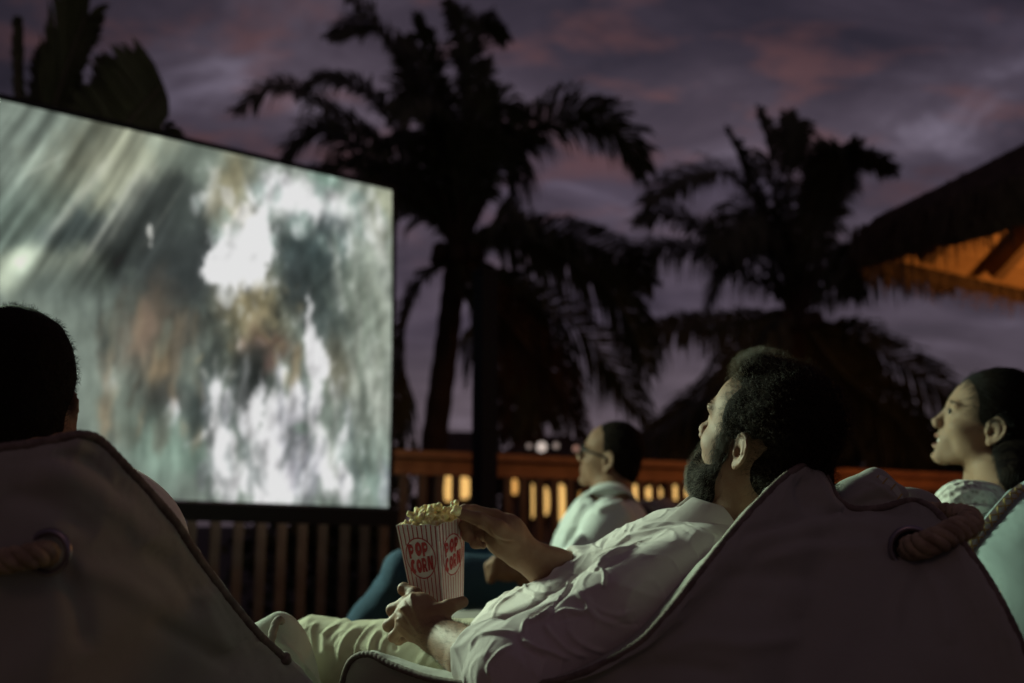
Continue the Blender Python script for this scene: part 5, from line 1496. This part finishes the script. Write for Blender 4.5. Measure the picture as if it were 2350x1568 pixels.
def face_pt(i, a, h, off=0.0):
    """Point on side i; a across 0..1, h up 0..1."""
    j = (i + 1) % 4
    p = (Bt[i] * (1 - a) + Bt[j] * a) * (1 - h) + (T[i] * (1 - a) + T[j] * a) * h
    n = np.cross(T[j] - T[i], Bt[i] - T[i]); n /= np.linalg.norm(n)
    c = sum(T) / 4
    if n @ (p - c + upb * ((c - p) @ upb)) < 0: n = -n
    return p + n * off
def scallop(a): return 1.0 + .022 * abs(math.sin(a * math.pi * 2.0)) - .012
for i in range(4):
    n = 24; m = MB(); V = []
    for k in range(n + 1):
        a = k / n; V += [face_pt(i, a, 0), face_pt(i, a, .5), face_pt(i, a, scallop(a)), face_pt(i, a, scallop(a), -.0012), face_pt(i, a, .5, -.0012), face_pt(i, a, 0, -.0012)]
    F = []
    for k in range(n):
        for q in range(5): F.append((k * 6 + q, k * 6 + q + 1, k * 6 + 6 + q + 1, k * 6 + 6 + q))
    m.add(V, F); m.build('side_panel', M['card'], box)
m = MB(); m.add([b + upb * .002 for b in Bt], [(0, 1, 2, 3)]); m.build('bottom_panel', M['card'], box)
def on_face(i, poly, off, name, mat, flip):
    """Flat print: polygons in face units, x to the right as read, y up, unit = metres from the face centre."""
    pass
def map_face(i, flip, x, y, off):
    a = (1 - x) if flip else x
    return face_pt(i, a, y, off)
# stripes; side 0 is the left seen face (corner 0 -> 1), side 3 the right seen face (corner 3 -> 0)
for i in range(4):
    m = MB(); NS = 9
    for k in range(NS):
        a0 = (k + .5) / NS - .013; a1 = a0 + .026
        segs = np.linspace(0, 1, 25)
        for s0, s1 in zip(segs[:-1], segs[1:]):
            hm = (s0 + s1) / 2; am = (a0 + a1) / 2
            rx, ry = (am - .5) / .40, (hm - .60) / .25
            if rx * rx + ry * ry < 1.0: continue
            top_ = min(s1, scallop(am) - .004) if s1 > .95 else s1
            m.add([face_pt(i, a0, s0, .0006), face_pt(i, a1, s0, .0006), face_pt(i, a1, top_, .0006), face_pt(i, a0, top_, .0006)], [(0, 1, 2, 3)])
    o = m.build('stripe_print', M['red_print'], box)
    # round badge
    m = MB(); n = 48
    for k in range(n):
        t0, t1 = 2 * math.pi * k / n, 2 * math.pi * (k + 1) / n
        q = [face_pt(i,   .5 + r_ * .40 * math.cos(t), .60 + r_ * .25 * math.sin(t), .0008) for r_, t in ((.94, t0), (1.0, t0), (1.0, t1), (.94, t1))]
        m.add(q, [(0, 1, 2, 3)])
    m.build('badge_ring', M['red_print'], box)
# lettering, fat round capitals as strips and discs
def letter(ch):
    """Polygons in a 1 x 1 cell."""
    def ring(cx_, cy_, R, r, hx=None, a0=0, a1=360, n=20, sy=1.0, hy=None, ry=None):
        out = []; hx = cx_ if hx is None else hx; hy = cy_ if hy is None else hy; ry = r if ry is None else ry
        for k in range(n):
            t0, t1 = (math.radians(a0 + (a1 - a0) * q / n) for q in (k, k + 1))
            out.append([(hx + r * math.cos(t0), hy + ry * math.sin(t0)), (cx_ + R * math.cos(t0), cy_ + R * sy * math.sin(t0)), (cx_ + R * math.cos(t1), cy_ + R * sy * math.sin(t1)), (hx + r * math.cos(t1), hy + ry * math.sin(t1))])
        return out
    if ch == 'P': return [[(.02, 0), (.36, 0), (.36, 1), (.02, 1)]] + ring(.42, .64, .42, .13, .52, -90, 90, 14, .86, None, .10) + [[(.3, .28), (.5, .28), (.5, .56), (.3, .56)], [(.3, .72), (.5, .72), (.5, 1.0), (.3, 1.0)]]
    if ch == 'O': return ring(.5, .5, .50, .13, .56, 0, 360, 26, 1.0, .55, .17)
    if ch == 'C': return ring(.52, .5, .52, .15, .66, 48, 312, 22, 1.0, .5, .22)
    if ch == 'R': return letter('P') + [[(.40, .40), (.66, .40), (1.0, 0), (.60, 0)]]
    if ch == 'N': return [[(.0, 0), (.34, 0), (.34, 1), (.0, 1)], [(.70, 0), (1.0, 0), (1.0, 1), (.70, 1)], [(.1, 1), (.44, 1), (.94, 0), (.60, 0)]]
for i, flip in ((0, True), (3, True), (1, True), (2, True)):
    m = MB()
    for word, x0, y0, cw, chh, skew in (('POP', .195, .615, .185, .170, .16), ('CORN', .190, .430, .160, .170, .16)):
        for k, ch in enumerate(word):
            dz = {('POP', 1): .012, ('CORN', 1): -.004, ('CORN', 3): .012}.get((word, k), 0)
            for poly in letter(ch):
                V = []
                for (x, y) in poly:
                    X = x0 + (k + x * .93) * cw; Y = y0 + dz + y * chh + (X - .5) * skew * .55
                    V.append(map_face(i, flip, X, Y, .0009))
                m.add(V, [tuple(range(len(V)))])
    m.build('lettering', M['red_print'], box)
# popped corn: each a lumpy blossom
def kernel_mesh(seed):
    r = random.Random(seed); g = [(0, 0, 0, .0052)]
    for k in range(r.randint(5, 7)):
        t, z = r.uniform(0, 6.28), r.uniform(-.6, 1); q = math.sqrt(max(0, 1 - z * z)); R = r.uniform(.0045, .0068)
        g.append((q * math.cos(t) * R, q * math.sin(t) * R, z * R, r.uniform(.0034, .0052)))
    def fn(p):
        d = dcap(p, g[0][:3], g[0][:3], g[0][3])
        for a in g[1:]: d = smin(d, dcap(p, a[:3], a[:3], a[3]), .0016)
        return d + .0003 * n3(p, 260, seed, 1)
    V, Q = mesh_sdf(fn, [-.014] * 3, [.014] * 3, .0014, 6)
    o = quads_obj('popped_kernel', V, Q, M['popcorn'], None)
    return o
protos = [kernel_mesh(s) for s in range(6)]
kern = []
def put_kernel(p, k, s=1.0, parent=None):
    o = protos[k % 6] if len(kern) < 6 and k < 6 else bpy.data.objects.new('popped_kernel', protos[k % 6].data)
    if o.name not in COL.objects: COL.objects.link(o)
    o.location = p - (np.array(parent.location) if parent else 0); o.rotation_euler = (rnd.uniform(0, 6), rnd.uniform(0, 6), rnd.uniform(0, 6)); o.scale = (s, s, s)
    if parent: o.parent = parent
    kern.append(o); return o
k = 0
for layer, (h, n_) in enumerate(((.93, 6), (1.0, 6), (1.06, 5), (1.11, 3))):
    for ix in range(n_):
        for iy in range(n_):
            a, b_ = (ix + .5 + rnd.uniform(-.3, .3)) / n_, (iy + .5 + rnd.uniform(-.3, .3)) / n_
            sh = .12 * (layer if layer < 3 else 2.4) * .5
            a, b_ = sh + a * (1 - 2 * sh), sh + b_ * (1 - 2 * sh)
            p = t00 + lf * WT * (.06 + .88 * a) + rt * WT * (.06 + .88 * b_) + upb * (Hb * (h - 1) + rnd.uniform(-.004, .004) + .003)
            put_kernel(p, k, rnd.uniform(.85, 1.15), box); k += 1
# two pieces between the finger tips
for q, s, lb in ((P(1046, 1172, 1.675), 1.15, 'blurred kernel of popcorn pinched between finger tips above the box'), (P(1044, 1160, 1.69), .95, 'upper small kernel of popcorn pinched in the finger tips')):
    o = put_kernel(q, k, s); k += 1; tag(o, lb, 'popcorn', 'popcorn held in the fingers')
# ------------------------------------------------------------------ the other three people
def frame_from(F, U0, ear_pt=None, side=1, center=None):
    F = F / np.linalg.norm(F); L = np.cross(U0, F); L /= np.linalg.norm(L); U = np.cross(F, L)
    B = np.stack([F, L, U], 1)
    o = center if center is not None else ear_pt - side * L * .0705 + F * .012
    return o, B
def add_eyes(o, B, parent, iris=(.05, .03, .02), scl=1.0):
    for s in (1, -1):
        e = bmesh.new(); c = o + B @ np.array([.0752, s * .031, .0105])
        bmesh.ops.create_uvsphere(e, u_segments=24, v_segments=14, radius=.0122 * scl, matrix=Matrix.Translation(Vector(c)))
        me = bpy.data.meshes.new('eye'); e.to_mesh(me); e.free(); me.shade_smooth(); me.materials.append(M['eye'])
        eo = bpy.data.objects.new('eye', me); COL.objects.link(eo); adopt(eo, parent)
        e = bmesh.new(); ci = c + (B @ np.array([.90, .44, .06])) * .0056 * scl
        bmesh.ops.create_uvsphere(e, u_segments=20, v_segments=12, radius=.0082 * scl, matrix=Matrix.Translation(Vector(ci)))
        me = bpy.data.meshes.new('iris'); e.to_mesh(me); e.free(); me.shade_smooth(); me.materials.append(M['iris'])
        io = bpy.data.objects.new('iris', me); COL.objects.link(io); adopt(io, eo)
M['iris'] = material('brown_iris', (.03, .018, .012), .08, None, None, .7)
M['lips'] = material('lips', (.36, .13, .11), .35)
M['teeth'] = material('teeth', (.75, .72, .65), .25)

# --- dark head seen from behind
manB = thing('person', 'dark haired person seen from behind over the bean bag, head against the screen', 'person', P(60, 1600, 1.4) * np.array([1, 1, 0]), 'people watching the screen')
oB, BB_ = frame_from(camdir(-.30, .12, .94), camdir(.02, 1, .05), center=P(32, 935, 1.42))
def qB(p): return (p - oB.astype(np.float32)) @ BB_.astype(np.float32)
def body_B(p):
    q = qB(p); d = head_sdf(q); d = ear_sdf(q, -1, d, .72); d = ear_sdf(q, 1, d, .72)
    d = smin(d, dcap(p, P(40, 990, 1.40), P(60, 1100, 1.38), .062, .075), .03)
    return smin(d, dell(p, P(70, 1230, 1.46), (.20, .11, .13)), .05)
bodyB, VBB, QBB = solid('body', body_B, P(-400, 1400, 1.42) - np.array([0, .16, .02]), P(420, 660, 1.42) + np.array([0, .2, .02]), .0042, M['skin'], manB, 1)
def cap_B(p):
    q = qB(p)
    d = dell(q, (-.022, 0, .052), (.101, .083, .096))
    d = smin(d, dell(q, (-.050, 0, -.045), (.060, .074, .075)), .03)
    d = smax(d, -dell(q, (.10, 0, -.01), (.065, .11, .09)), .012)
    d = smax(d, -dell(np.stack([q[..., 0], np.abs(q[..., 1]), q[..., 2]], -1), (-.006, .088, -.012), (.022, .032, .032)), .010)
    return d + .003 * n3(q, 16, 45, 2)
hB, VHB, QHB = solid('hair', cap_B, oB - .2, oB + .2, .0048, M['scalp'], manB, 1)
NHB = vnormals(VHB, QHB)
rp, rn = pick_roots(VHB, QHB, np.ones(len(VHB)), 4200, 21)
strands('hair_strands', rp - rn * .003, rn * .8 - BB_[:, 2] * .25, .014, M['hair_black'], manB, 6, .0005, .9, 0, 23, .35, .014, 1.1)
def shirt_B(p):
    d = uni([dell(p, P(70, 1260, 1.46), (.23, .13, .15)), dcap(p, P(-150, 1180, 1.46), P(240, 1240, 1.46), .075, .065)], .05)
    return smax(d, -dcap(p, P(40, 1000, 1.40), P(60, 1090, 1.38), .072), .01)
solid('shirt', shirt_B, P(-480, 1500, 1.46) - np.array([0, .2, 0]), P(480, 1000, 1.46) + np.array([0, .25, .05]), .007, M['shirt'], manB, 1)

# --- smiling woman at the right
wom = thing('person', 'smiling dark haired woman in a white lace top looking at the screen', 'person', P(2330, 1500, 2.2) * np.array([1, 1, 0]), 'people watching the screen')
oW, BW = head_frame(24, 19, P(2276, 991, 2.28))
hW = lambda x, y, z: oW + BW @ np.array([x, y, z])
def qW(p): return (p - oW.astype(np.float32)) @ BW.astype(np.float32)
def body_W(p):
    q = qW(p); d = head_sdf(q, True, .0110, True); d = ear_sdf(q, 1, d)
    d = smin(d, dcap(p, hW(-.03, 0, -.06), P(2310, 1190, 2.17), .044, .052), .025)
    d = smin(d, dcap(p, P(2255, 1185, 2.03), P(2390, 1170, 2.34), .052, .055), .05)
    d = smin(d, dcap(p, P(2330, 1230, 2.17), P(2280, 1520, 2.3), .10, .11), .06)
    return smin(d, dcap(p, P(2240, 1200, 2.02), P(2170, 1420, 2.02), .042, .038), .03)
bodyW, VW, QW = solid('body', body_W, P(2120, 1560, 2.1) - np.array([.03, .22, 0]), P(2560, 840, 2.25) + np.array([.05, .30, .05]), .0030, M['skin_pale'], wom, 1)
qv = (VW - oW) @ BW
lipm = np.exp(-(((qv - np.array([.092, 0, -.0565])) / np.array([.010, .021, .0052])) ** 2).sum(1) ** 2) + np.exp(-(((qv - np.array([.0895, 0, -.0765])) / np.array([.011, .019, .0058])) ** 2).sum(1) ** 2)
lipm = np.clip(lipm, 0, 1)[:, None]
browm = 0
sk = np.array([.33, .215, .145])
M['skin_pale'].node_tree.nodes  # colour comes from the attribute below
attr_color(M['skin_pale'], 'tone')
set_colors(bodyW, sk[None] * (1 - lipm) + np.array([.22, .075, .065])[None] * lipm)
add_eyes(oW, BW, wom)
# lids: thin dark lashes
for s in (1, -1):
    m = MB(); pts = [hW(.0755 + .0135 * math.cos(t), s * (.031 + .0135 * math.sin(t) * .9), .0160 - .004 * abs(math.sin(t))) for t in np.linspace(-.9, 1.15, 12)]
    m.tube(pts, .0019, 5); m.build('eyelashes', M['hair_black'], wom)
    wS = np.exp(-((((VW - oW) @ BW - np.array([.078, s * .034, .034])) / np.array([.014, .015, .0022])) ** 2).sum(1))
    rp, rn = pick_roots(VW, QW, wS + 1e-12, 150, 37 + s)
    strands('eyebrow', rp, rn * .3 + BW[:, 1] * s * .8 - BW[:, 0] * .4,   .007, M['hair'], wom, 3, .0003, .1, 0, 6, .2)
m = MB()
for k in range(-4, 5):
    a = k * .27; c = hW(.0672 + .0190 * math.cos(a), .0190 * math.sin(a) * 1.05, -.0640)
    m.box(c, BW[:, 0] * .0016, (BW[:, 1] * math.cos(a) - BW[:, 0] * math.sin(a)) * .0024, BW[:, 2] * .0048)
m.build('teeth', M['teeth'], wom)
def cap_W(p):
    q = qW(p); s = np.stack([q[..., 0], np.abs(q[..., 1]), q[..., 2]], -1)
    d = dell(q, (-.022, 0, .052), (.103, .083, .099))
    d = smin(d, dell(q, (-.075, 0, -.02), (.060, .065, .070)), .03)
    d = smax(d, -dell(s, (.105, 0, -.002), (.058, .095, .092)), .010)
    d = smax(d, -dell(s, (.045, .085, -.055), (.055, .05, .066)), .012)
    d = smax(d, -dell(s, (-.006, .088, -.012), (.022, .034, .032)), .010)
    # falling down behind the shoulder
    f = dchain(p, [hW(-.095, 0, -.01), P(2380, 1120, 2.16), P(2385, 1220, 2.18), P(2395, 1330, 2.2)], [.06, .062, .05, .03], .02)
    f = smin(f, dchain(p, [hW(-.060, .050, -.03), P(2335, 1095, 2.10), P(2365, 1180, 2.11)], [.030, .028, .022], .02), .03)
    return smin(d, f, .03)
hWm, VHW, QHW = solid('hair', cap_W, P(2180, 1420, 2.1) - np.array([0, .14, 0]), P(2560, 810, 2.2) + np.array([.03, .2, .03]), .0042, M['scalp'], wom, 1)
NHW = vnormals(VHW, QHW)
rp, rn = pick_roots(VHW, QHW, np.ones(len(VHW)), 9000, 41)
dn = np.where(((rp - oW) @ BW)[:, 2:3] > .0, -BW[:, 0] * 1.0 - BW[:, 2] * .25, -BW[:, 2] * 1.0 - BW[:, 0] * .15)
dn = dn - rn * (dn * rn).sum(1, keepdims=True); dn /= np.linalg.norm(dn, axis=1, keepdims=True) + 1e-6
strands('hair_strands', rp - rn * .0005, rn * .03 + dn, .026, M['hair_black'], wom, 5, .0005, .06, 0, 43, .05, .02, .5)
hairline(VW, QW, cap_W, oW, BW, wom, M['hair_black'], 1800, .034, 93, -.02)
M['lace'] = material('white_lace', (.62, .62, .56), .85, None, None, .2)
t_ = M['lace'].node_tree; b_ = t_.nodes['Principled BSDF']; tcn = t_.nodes.new('ShaderNodeTexCoord')
vor = t_.nodes.new('ShaderNodeTexVoronoi'); vor.inputs['Scale'].default_value = 75; t_.links.new(tcn.outputs['Object'], vor.inputs['Vector'])
wv = t_.nodes.new('ShaderNodeTexWave'); wv.wave_type = 'RINGS'; wv.inputs['Scale'].default_value = 9; wv.inputs['Distortion'].default_value = 2.5; t_.links.new(tcn.outputs['Object'], wv.inputs['Vector'])
mx = t_.nodes.new('ShaderNodeMath'); mx.operation = 'ADD'; t_.links.new(vor.outputs['Distance'], mx.inputs[0]); t_.links.new(wv.outputs[1], mx.inputs[1])
bp = t_.nodes.new('ShaderNodeBump'); bp.inputs['Distance'].default_value = .004; t_.links.new(mx.outputs[0], bp.inputs['Height']); t_.links.new(bp.outputs[0], b_.inputs['Normal'])
rp_ = t_.nodes.new('ShaderNodeValToRGB'); t_.links.new(vor.outputs['Distance'], rp_.inputs[0])
rp_.color_ramp.elements[0].position = .05; rp_.color_ramp.elements[0].color = (.28, .26, .22, 1); rp_.color_ramp.elements[1].position = .45; rp_.color_ramp.elements[1].color = (.66, .66, .60, 1)
t_.links.new(rp_.outputs[0], b_.inputs['Base Color'])
def top_W(p):
    d = smin(dcap(p, P(2222, 1176, 2.03), P(2395, 1165, 2.34), .066, .064), dcap(p, P(2330, 1240, 2.17), P(2280, 1520, 2.3), .112, .12), .06)
    d = smin(d, dcap(p, P(2212, 1190, 2.02), P(2160, 1400, 2.02), .060, .060), .03)
    d = smax(d, -dcap(p, P(2312, 1190, 2.17), P(2262, 1050, 2.1), .070, .064), .010)
    return d + .003 * n3(p, 14, 51, 2)
TW = [([(2150, 1150), (2200, 1120), (2260, 1112), (2320, 1128)], 6, .003, 'ridge'), ([(2170, 1190), (2205, 1165), (2260, 1160), (2300, 1180)], 6, .004, 'fold'), ([(2245, 1120), (2262, 1140), (2270, 1165)], 5, .004, 'ridge')]
solid('lace_top', top_W, P(2090, 1540, 2.1) - np.array([.03, .22, 0]), P(2560, 1080, 2.25) + np.array([.05, .3, .06]), .0042, M['lace'], wom, 1, sculpt_list(TW))

# her bag: pale panel with a cross-stitched edge
bagW = thing('bean_bag', 'pale bean bag chair with cross stitched edge that the woman leans on', 'bean bag', P(2420, 1600, 1.95) * np.array([1, 1, 0]), 'bean bag chairs')
seamW = [(2140, 1560, 1.92), (2180, 1380, 1.90), (2208, 1282, 1.89), (2228, 1240, 1.885), (2270, 1190, 1.885), (2312, 1140, 1.89), (2345, 1112, 1.90), (2400, 1085, 1.93), (2500, 1100, 1.96), (2620, 1250, 1.96), (2700, 1500, 1.95), (2720, 1800, 1.95)]
sW = spline([P(*q) for q in seamW], 260)
bag_panel('back_panel', sW, P(2450, 1750, 1.90), camdir(.02, .02, -.24), bagW, M['canvas_pale'], 70, .003, 15, 3.2)
bag_panel('seat_panel', sW, P(2450, 1750, 2.15), camdir(-.03, .03, .12), bagW, M['canvas_pale'], 50, .003, 16, 3.0)
e0 = spline([P(2196, 1310, 1.872), P(2232, 1246, 1.868), P(2274, 1196, 1.868), P(2318, 1144, 1.872), P(2352, 1116, 1.882)], 46)
wd = camdir(.80, -.52, .05); wd /= np.linalg.norm(wd)
out = camdir(0, 0, -1.0)
m = MB(); W2 = .0115; V = []
for q in e0: V += [q - wd * W2, q - wd * W2 * .5 + out * .003, q + wd * W2 * .5 + out * .003, q + wd * W2]
F = []
for i in range(len(e0) - 1):
    for j in range(3): F.append((i * 4 + j, i * 4 + j + 1, i * 4 + 5 + j, i * 4 + 4 + j))
m.add(V, F); tape = m.build('edge_tape', M['label'], bagW, True)
st = MB(); step = 4
for i in range(0, len(e0) - step, step):
    a, b = e0[i], e0[i + step]
    st.tube([a - wd * W2 * .9 + out * .0045, b + wd * W2 * .9 + out * .0045], .0013, 5)
    st.tube([a + wd * W2 * .9 + out * .0050, b - wd * W2 * .9 + out * .0050], .0013, 5)
st.build('cross_stitch', M['thread'], tape)

# --- man with glasses further off
manG = thing('person', 'man with glasses in a light shirt and blue jeans seated before the railing', 'person', P(1330, 1420, 3.3) * np.array([1, 1, 0]), 'people watching the screen')
oG, BG = head_frame(22, 14, P(1394, 1061, 3.42))
hG = lambda x, y, z: oG + BG @ np.array([x, y, z])
def qG(p): return (p - oG.astype(np.float32)) @ BG.astype(np.float32)
hands_G = [P(1130, 1300, 3.02), P(1165, 1310, 2.98), P(1200, 1325, 3.0)]
def body_G(p):
    q = qG(p); d = head_sdf(q, open_eyes=True); d = ear_sdf(q, 1, d)
    d = smin(d, dcap(p, hG(-.03, 0, -.06), P(1405, 1170, 3.38), .058, .066), .03)
    d = smin(d, dcap(p, P(1400, 1190, 3.38), P(1320, 1340, 3.4), .10, .11), .05)
    d = smin(d, dchain(p, [P(1395, 1190, 3.2), P(1330, 1300, 3.08), P(1205, 1325, 3.02)], [.045, .042, .03], .02), .03)
    h = dell(p, P(1165, 1308, 3.0), (.055, .04, .036))
    for k in range(4):
        a = P(1172 - 6 * k, 1288 + 10 * k, 2.985); b = P(1138 - 2 * k, 1284 + 11 * k, 2.965); c = P(1120 + 2 * k, 1298 + 11 * k, 2.975)
        h = smin(h, dchain(p, [a, b, c, P(1132, 1308 + 8 * k, 3.0)], [.0125, .0115, .0105, .009], .006), .006)
    return smin(d, h, .015)
bodyG, VG, QG = solid('body', body_G, P(1090, 1420, 3.1) - np.array([0, .28, 0]), P(1500, 940, 3.4) + np.array([0, .3, .05]), .0052, M['skin'], manG, 1)
add_eyes(oG, BG, manG)
def cap_G(p):
    q = qG(p); s = np.stack([q[..., 0], np.abs(q[..., 1]), q[..., 2]], -1)
    d = dell(q, (-.018, 0, .048), (.0962, .0775, .0925))
    d = smin(d, dell(q, (-.055, 0, -.025), (.055, .065, .055)), .03)
    d = smax(d, -dell(s, (.115, 0, .010), (.080, .12, .100)), .008)
    d = smax(d, -dell(s, (.05, .085, -.055), (.058, .05, .07)), .010)
    return smax(d, -dell(s, (-.006, .088, -.012), (.022, .034, .032)), .010) + .0022 * n3(q, 24, 77, 2)
hGm, VHG, QHG = solid('hair', cap_G, oG - .17, oG + .17, .0055, M['scalp'], manG, 1)
rp, rn = pick_roots(VHG, QHG, np.ones(len(VHG)), 2500, 61)
strands('hair_strands', rp - rn * .002, rn * .7 - BG[:, 2] * .4 - BG[:, 0] * .3, .008, M['hair_black'], manG, 3, .0006, .3, 0, 63, .3)
hairline(VG, QG, cap_G, oG, BG, manG, M['hair_black'], 900, .008, 95, -.05)
# spectacles: two rims, bridge, temples
gl = thing('spectacles', 'black rimmed glasses worn by the man before the railing', 'glasses', hG(.1, 0, .01))
for s in (1, -1):
    m = MB(); pts = [hG(.1015 - .010 * abs(math.sin(t)) * 0 - .006 * abs(math.cos(t)), s * (.033 + .0235 * math.cos(t)), .008 + .0185 * math.sin(t)) for t in np.linspace(0, 2 * math.pi, 33)]
    m.tube(pts, .0036, 6, False); m.build('rim', M['black'], gl, True)
    m = MB(); m.tube([hG(.094, s * .057, .018), hG(.06, s * .072, .017), hG(.0, s * .080, .016), hG(-.018, s * .078, .002)], .0040, 6); m.build('temple', M['black'], gl, True)
m = MB(); m.tube([hG(.099, .011, .014), hG(.105, 0, .016), hG(.099, -.011, .014)], .0022, 6); m.build('bridge', M['black'], gl, True)
M['shirt_g'] = material('pale_shirt', (.68, .70, .68), .85, (40, .001), None, .2)
def shirt_G(p):
    d = smin(dell(p, P(1390, 1240, 3.38), (.155, .19, .15)), dcap(p, P(1390, 1210, 3.38), P(1325, 1335, 3.4), .125, .125), .06)
    d = smin(d, dcap(p, P(1405, 1215, 3.24), P(1405, 1200, 3.53), .065, .065), .05)
    n = dchain(p, [P(1400, 1192, 3.2), P(1335, 1298, 3.08), P(1262, 1318, 3.03)], [.075, .062, .055], .02)
    d = smin(d, n, .04)
    d = smax(d, -dcap(p, P(1402, 1175, 3.38), P(1392, 1090, 3.33), .066, .072), .012)
    return d + .008 * n3(p, 5, 71, 2)
TG = [(zl(Z4, (560, 900), (480, 1040), (380, 1170)), 9, .012, 'ridge'), (zl(Z4, (500, 1100), (430, 1200), (400, 1290)), 8, .014, 'fold'), (zl(Z4, (560, 1180), (470, 1260), (420, 1330)), 8, .014, 'ridge'), (zl(Z4, (640, 960), (760, 900), (900, 870)), 9, .012, 'fold')]
solid('shirt', shirt_G, P(1230, 1440, 3.1) - np.array([0, .3, 0]), P(1540, 1090, 3.45) + np.array([.02, .35, .08]), .0072, M['shirt_g'], manG, 1, sculpt_list(TG))
V = []; n = 40; nbG = P(1400, 1158, 3.38); AxG = hG(-.03, 0, -.06) - P(1405, 1170, 3.38); AxG /= np.linalg.norm(AxG)
FrG = BG[:, 0] - AxG * (BG[:, 0] @ AxG); FrG /= np.linalg.norm(FrG); SdG = np.cross(AxG, FrG)
for i in range(n):
    th = math.radians(30 + 300 * i / (n - 1)); f = abs(th - math.pi) / math.radians(150); rd = FrG * math.cos(th) + SdG * math.sin(th)
    V += [nbG + AxG * -.02 + rd * .068, nbG + AxG * .030 + rd * .071, nbG + AxG * .033 + rd * .077, nbG + AxG * (-.010 - .02 * f ** 3) + rd * .100 + FrG * .02 * f ** 4]
V = np.array(V); kk = np.arange(n * 4).reshape(n, 4)
o = quads_obj('collar', V, np.stack([kk[:-1, :-1], kk[:-1, 1:], kk[1:, 1:], kk[1:, :-1]], -1).reshape(-1, 4), M['shirt_g'], manG)
md = o.modifiers.new('thickness', 'SOLIDIFY'); md.thickness = .004
def jeans_G(p):
    a = dchain(p, [P(1320, 1345, 3.30), P(1060, 1335, 3.12), P(925, 1312, 3.10)], [.105, .080, .066], .03)
    a = smin(a, dchain(p, [P(930, 1318, 3.12), P(850, 1420, 3.2), P(730, 1560, 3.35)], [.064, .060, .048], .03), .03)
    b = dchain(p, [P(1320, 1340, 3.52), P(1180, 1290, 3.45), P(1062, 1262, 3.42)], [.10, .085, .066], .03)
    b = smin(b, dchain(p, [P(1060, 1265, 3.42), P(1010, 1400, 3.48), P(960, 1560, 3.55)], [.066, .060, .05], .03), .03)
    return smin(a, b, .02) + .006 * n3(p, 5, 81, 2)
solid('jeans', jeans_G, P(660, 1620, 3.2) - np.array([.02, .25, .0]), P(1400, 1200, 3.4) + np.array([.05, .4, .0]), .008, M['jeans'], manG, 1)
bagG = thing('bean_bag', 'grey bean bag chair behind the man with glasses', 'bean bag', P(1480, 1500, 3.5) * np.array([1, 1, 0]), 'bean bag chairs')
M['canvas_grey'] = material('grey_canvas', (.30, .27, .25), .85, (30, .002), None, .2)
def bag_G(p):
    d = uni([dell(p, P(1500, 1260, 3.55), (.22, .34, .17)), dell(p, P(1420, 1440, 3.5), (.36, .40, .26)), dell(p, P(1180, 1490, 3.4), (.42, .38, .17))], .12)
    d = smax(d, -(dell(p, P(1398, 1205, 3.38), (.14, .17, .14))), .03)
    return d + .008 * n3(p, 4, 91, 2)
TBG = [(zl(Z4, (960, 1050), (1060, 960), (1180, 910), (1330, 880)), 8, .016, 'ridge'), (zl(Z4, (1000, 1050), (1100, 1000), (1250, 960)), 8, -.014, 'ridge')]
solid('cover', bag_G, P(700, 1640, 3.4) - np.array([0, .5, 0]), P(1760, 1100, 3.5) + np.array([0, .5, .05]), .011, M['canvas_grey'], bagG, 1, sculpt_list(TBG))
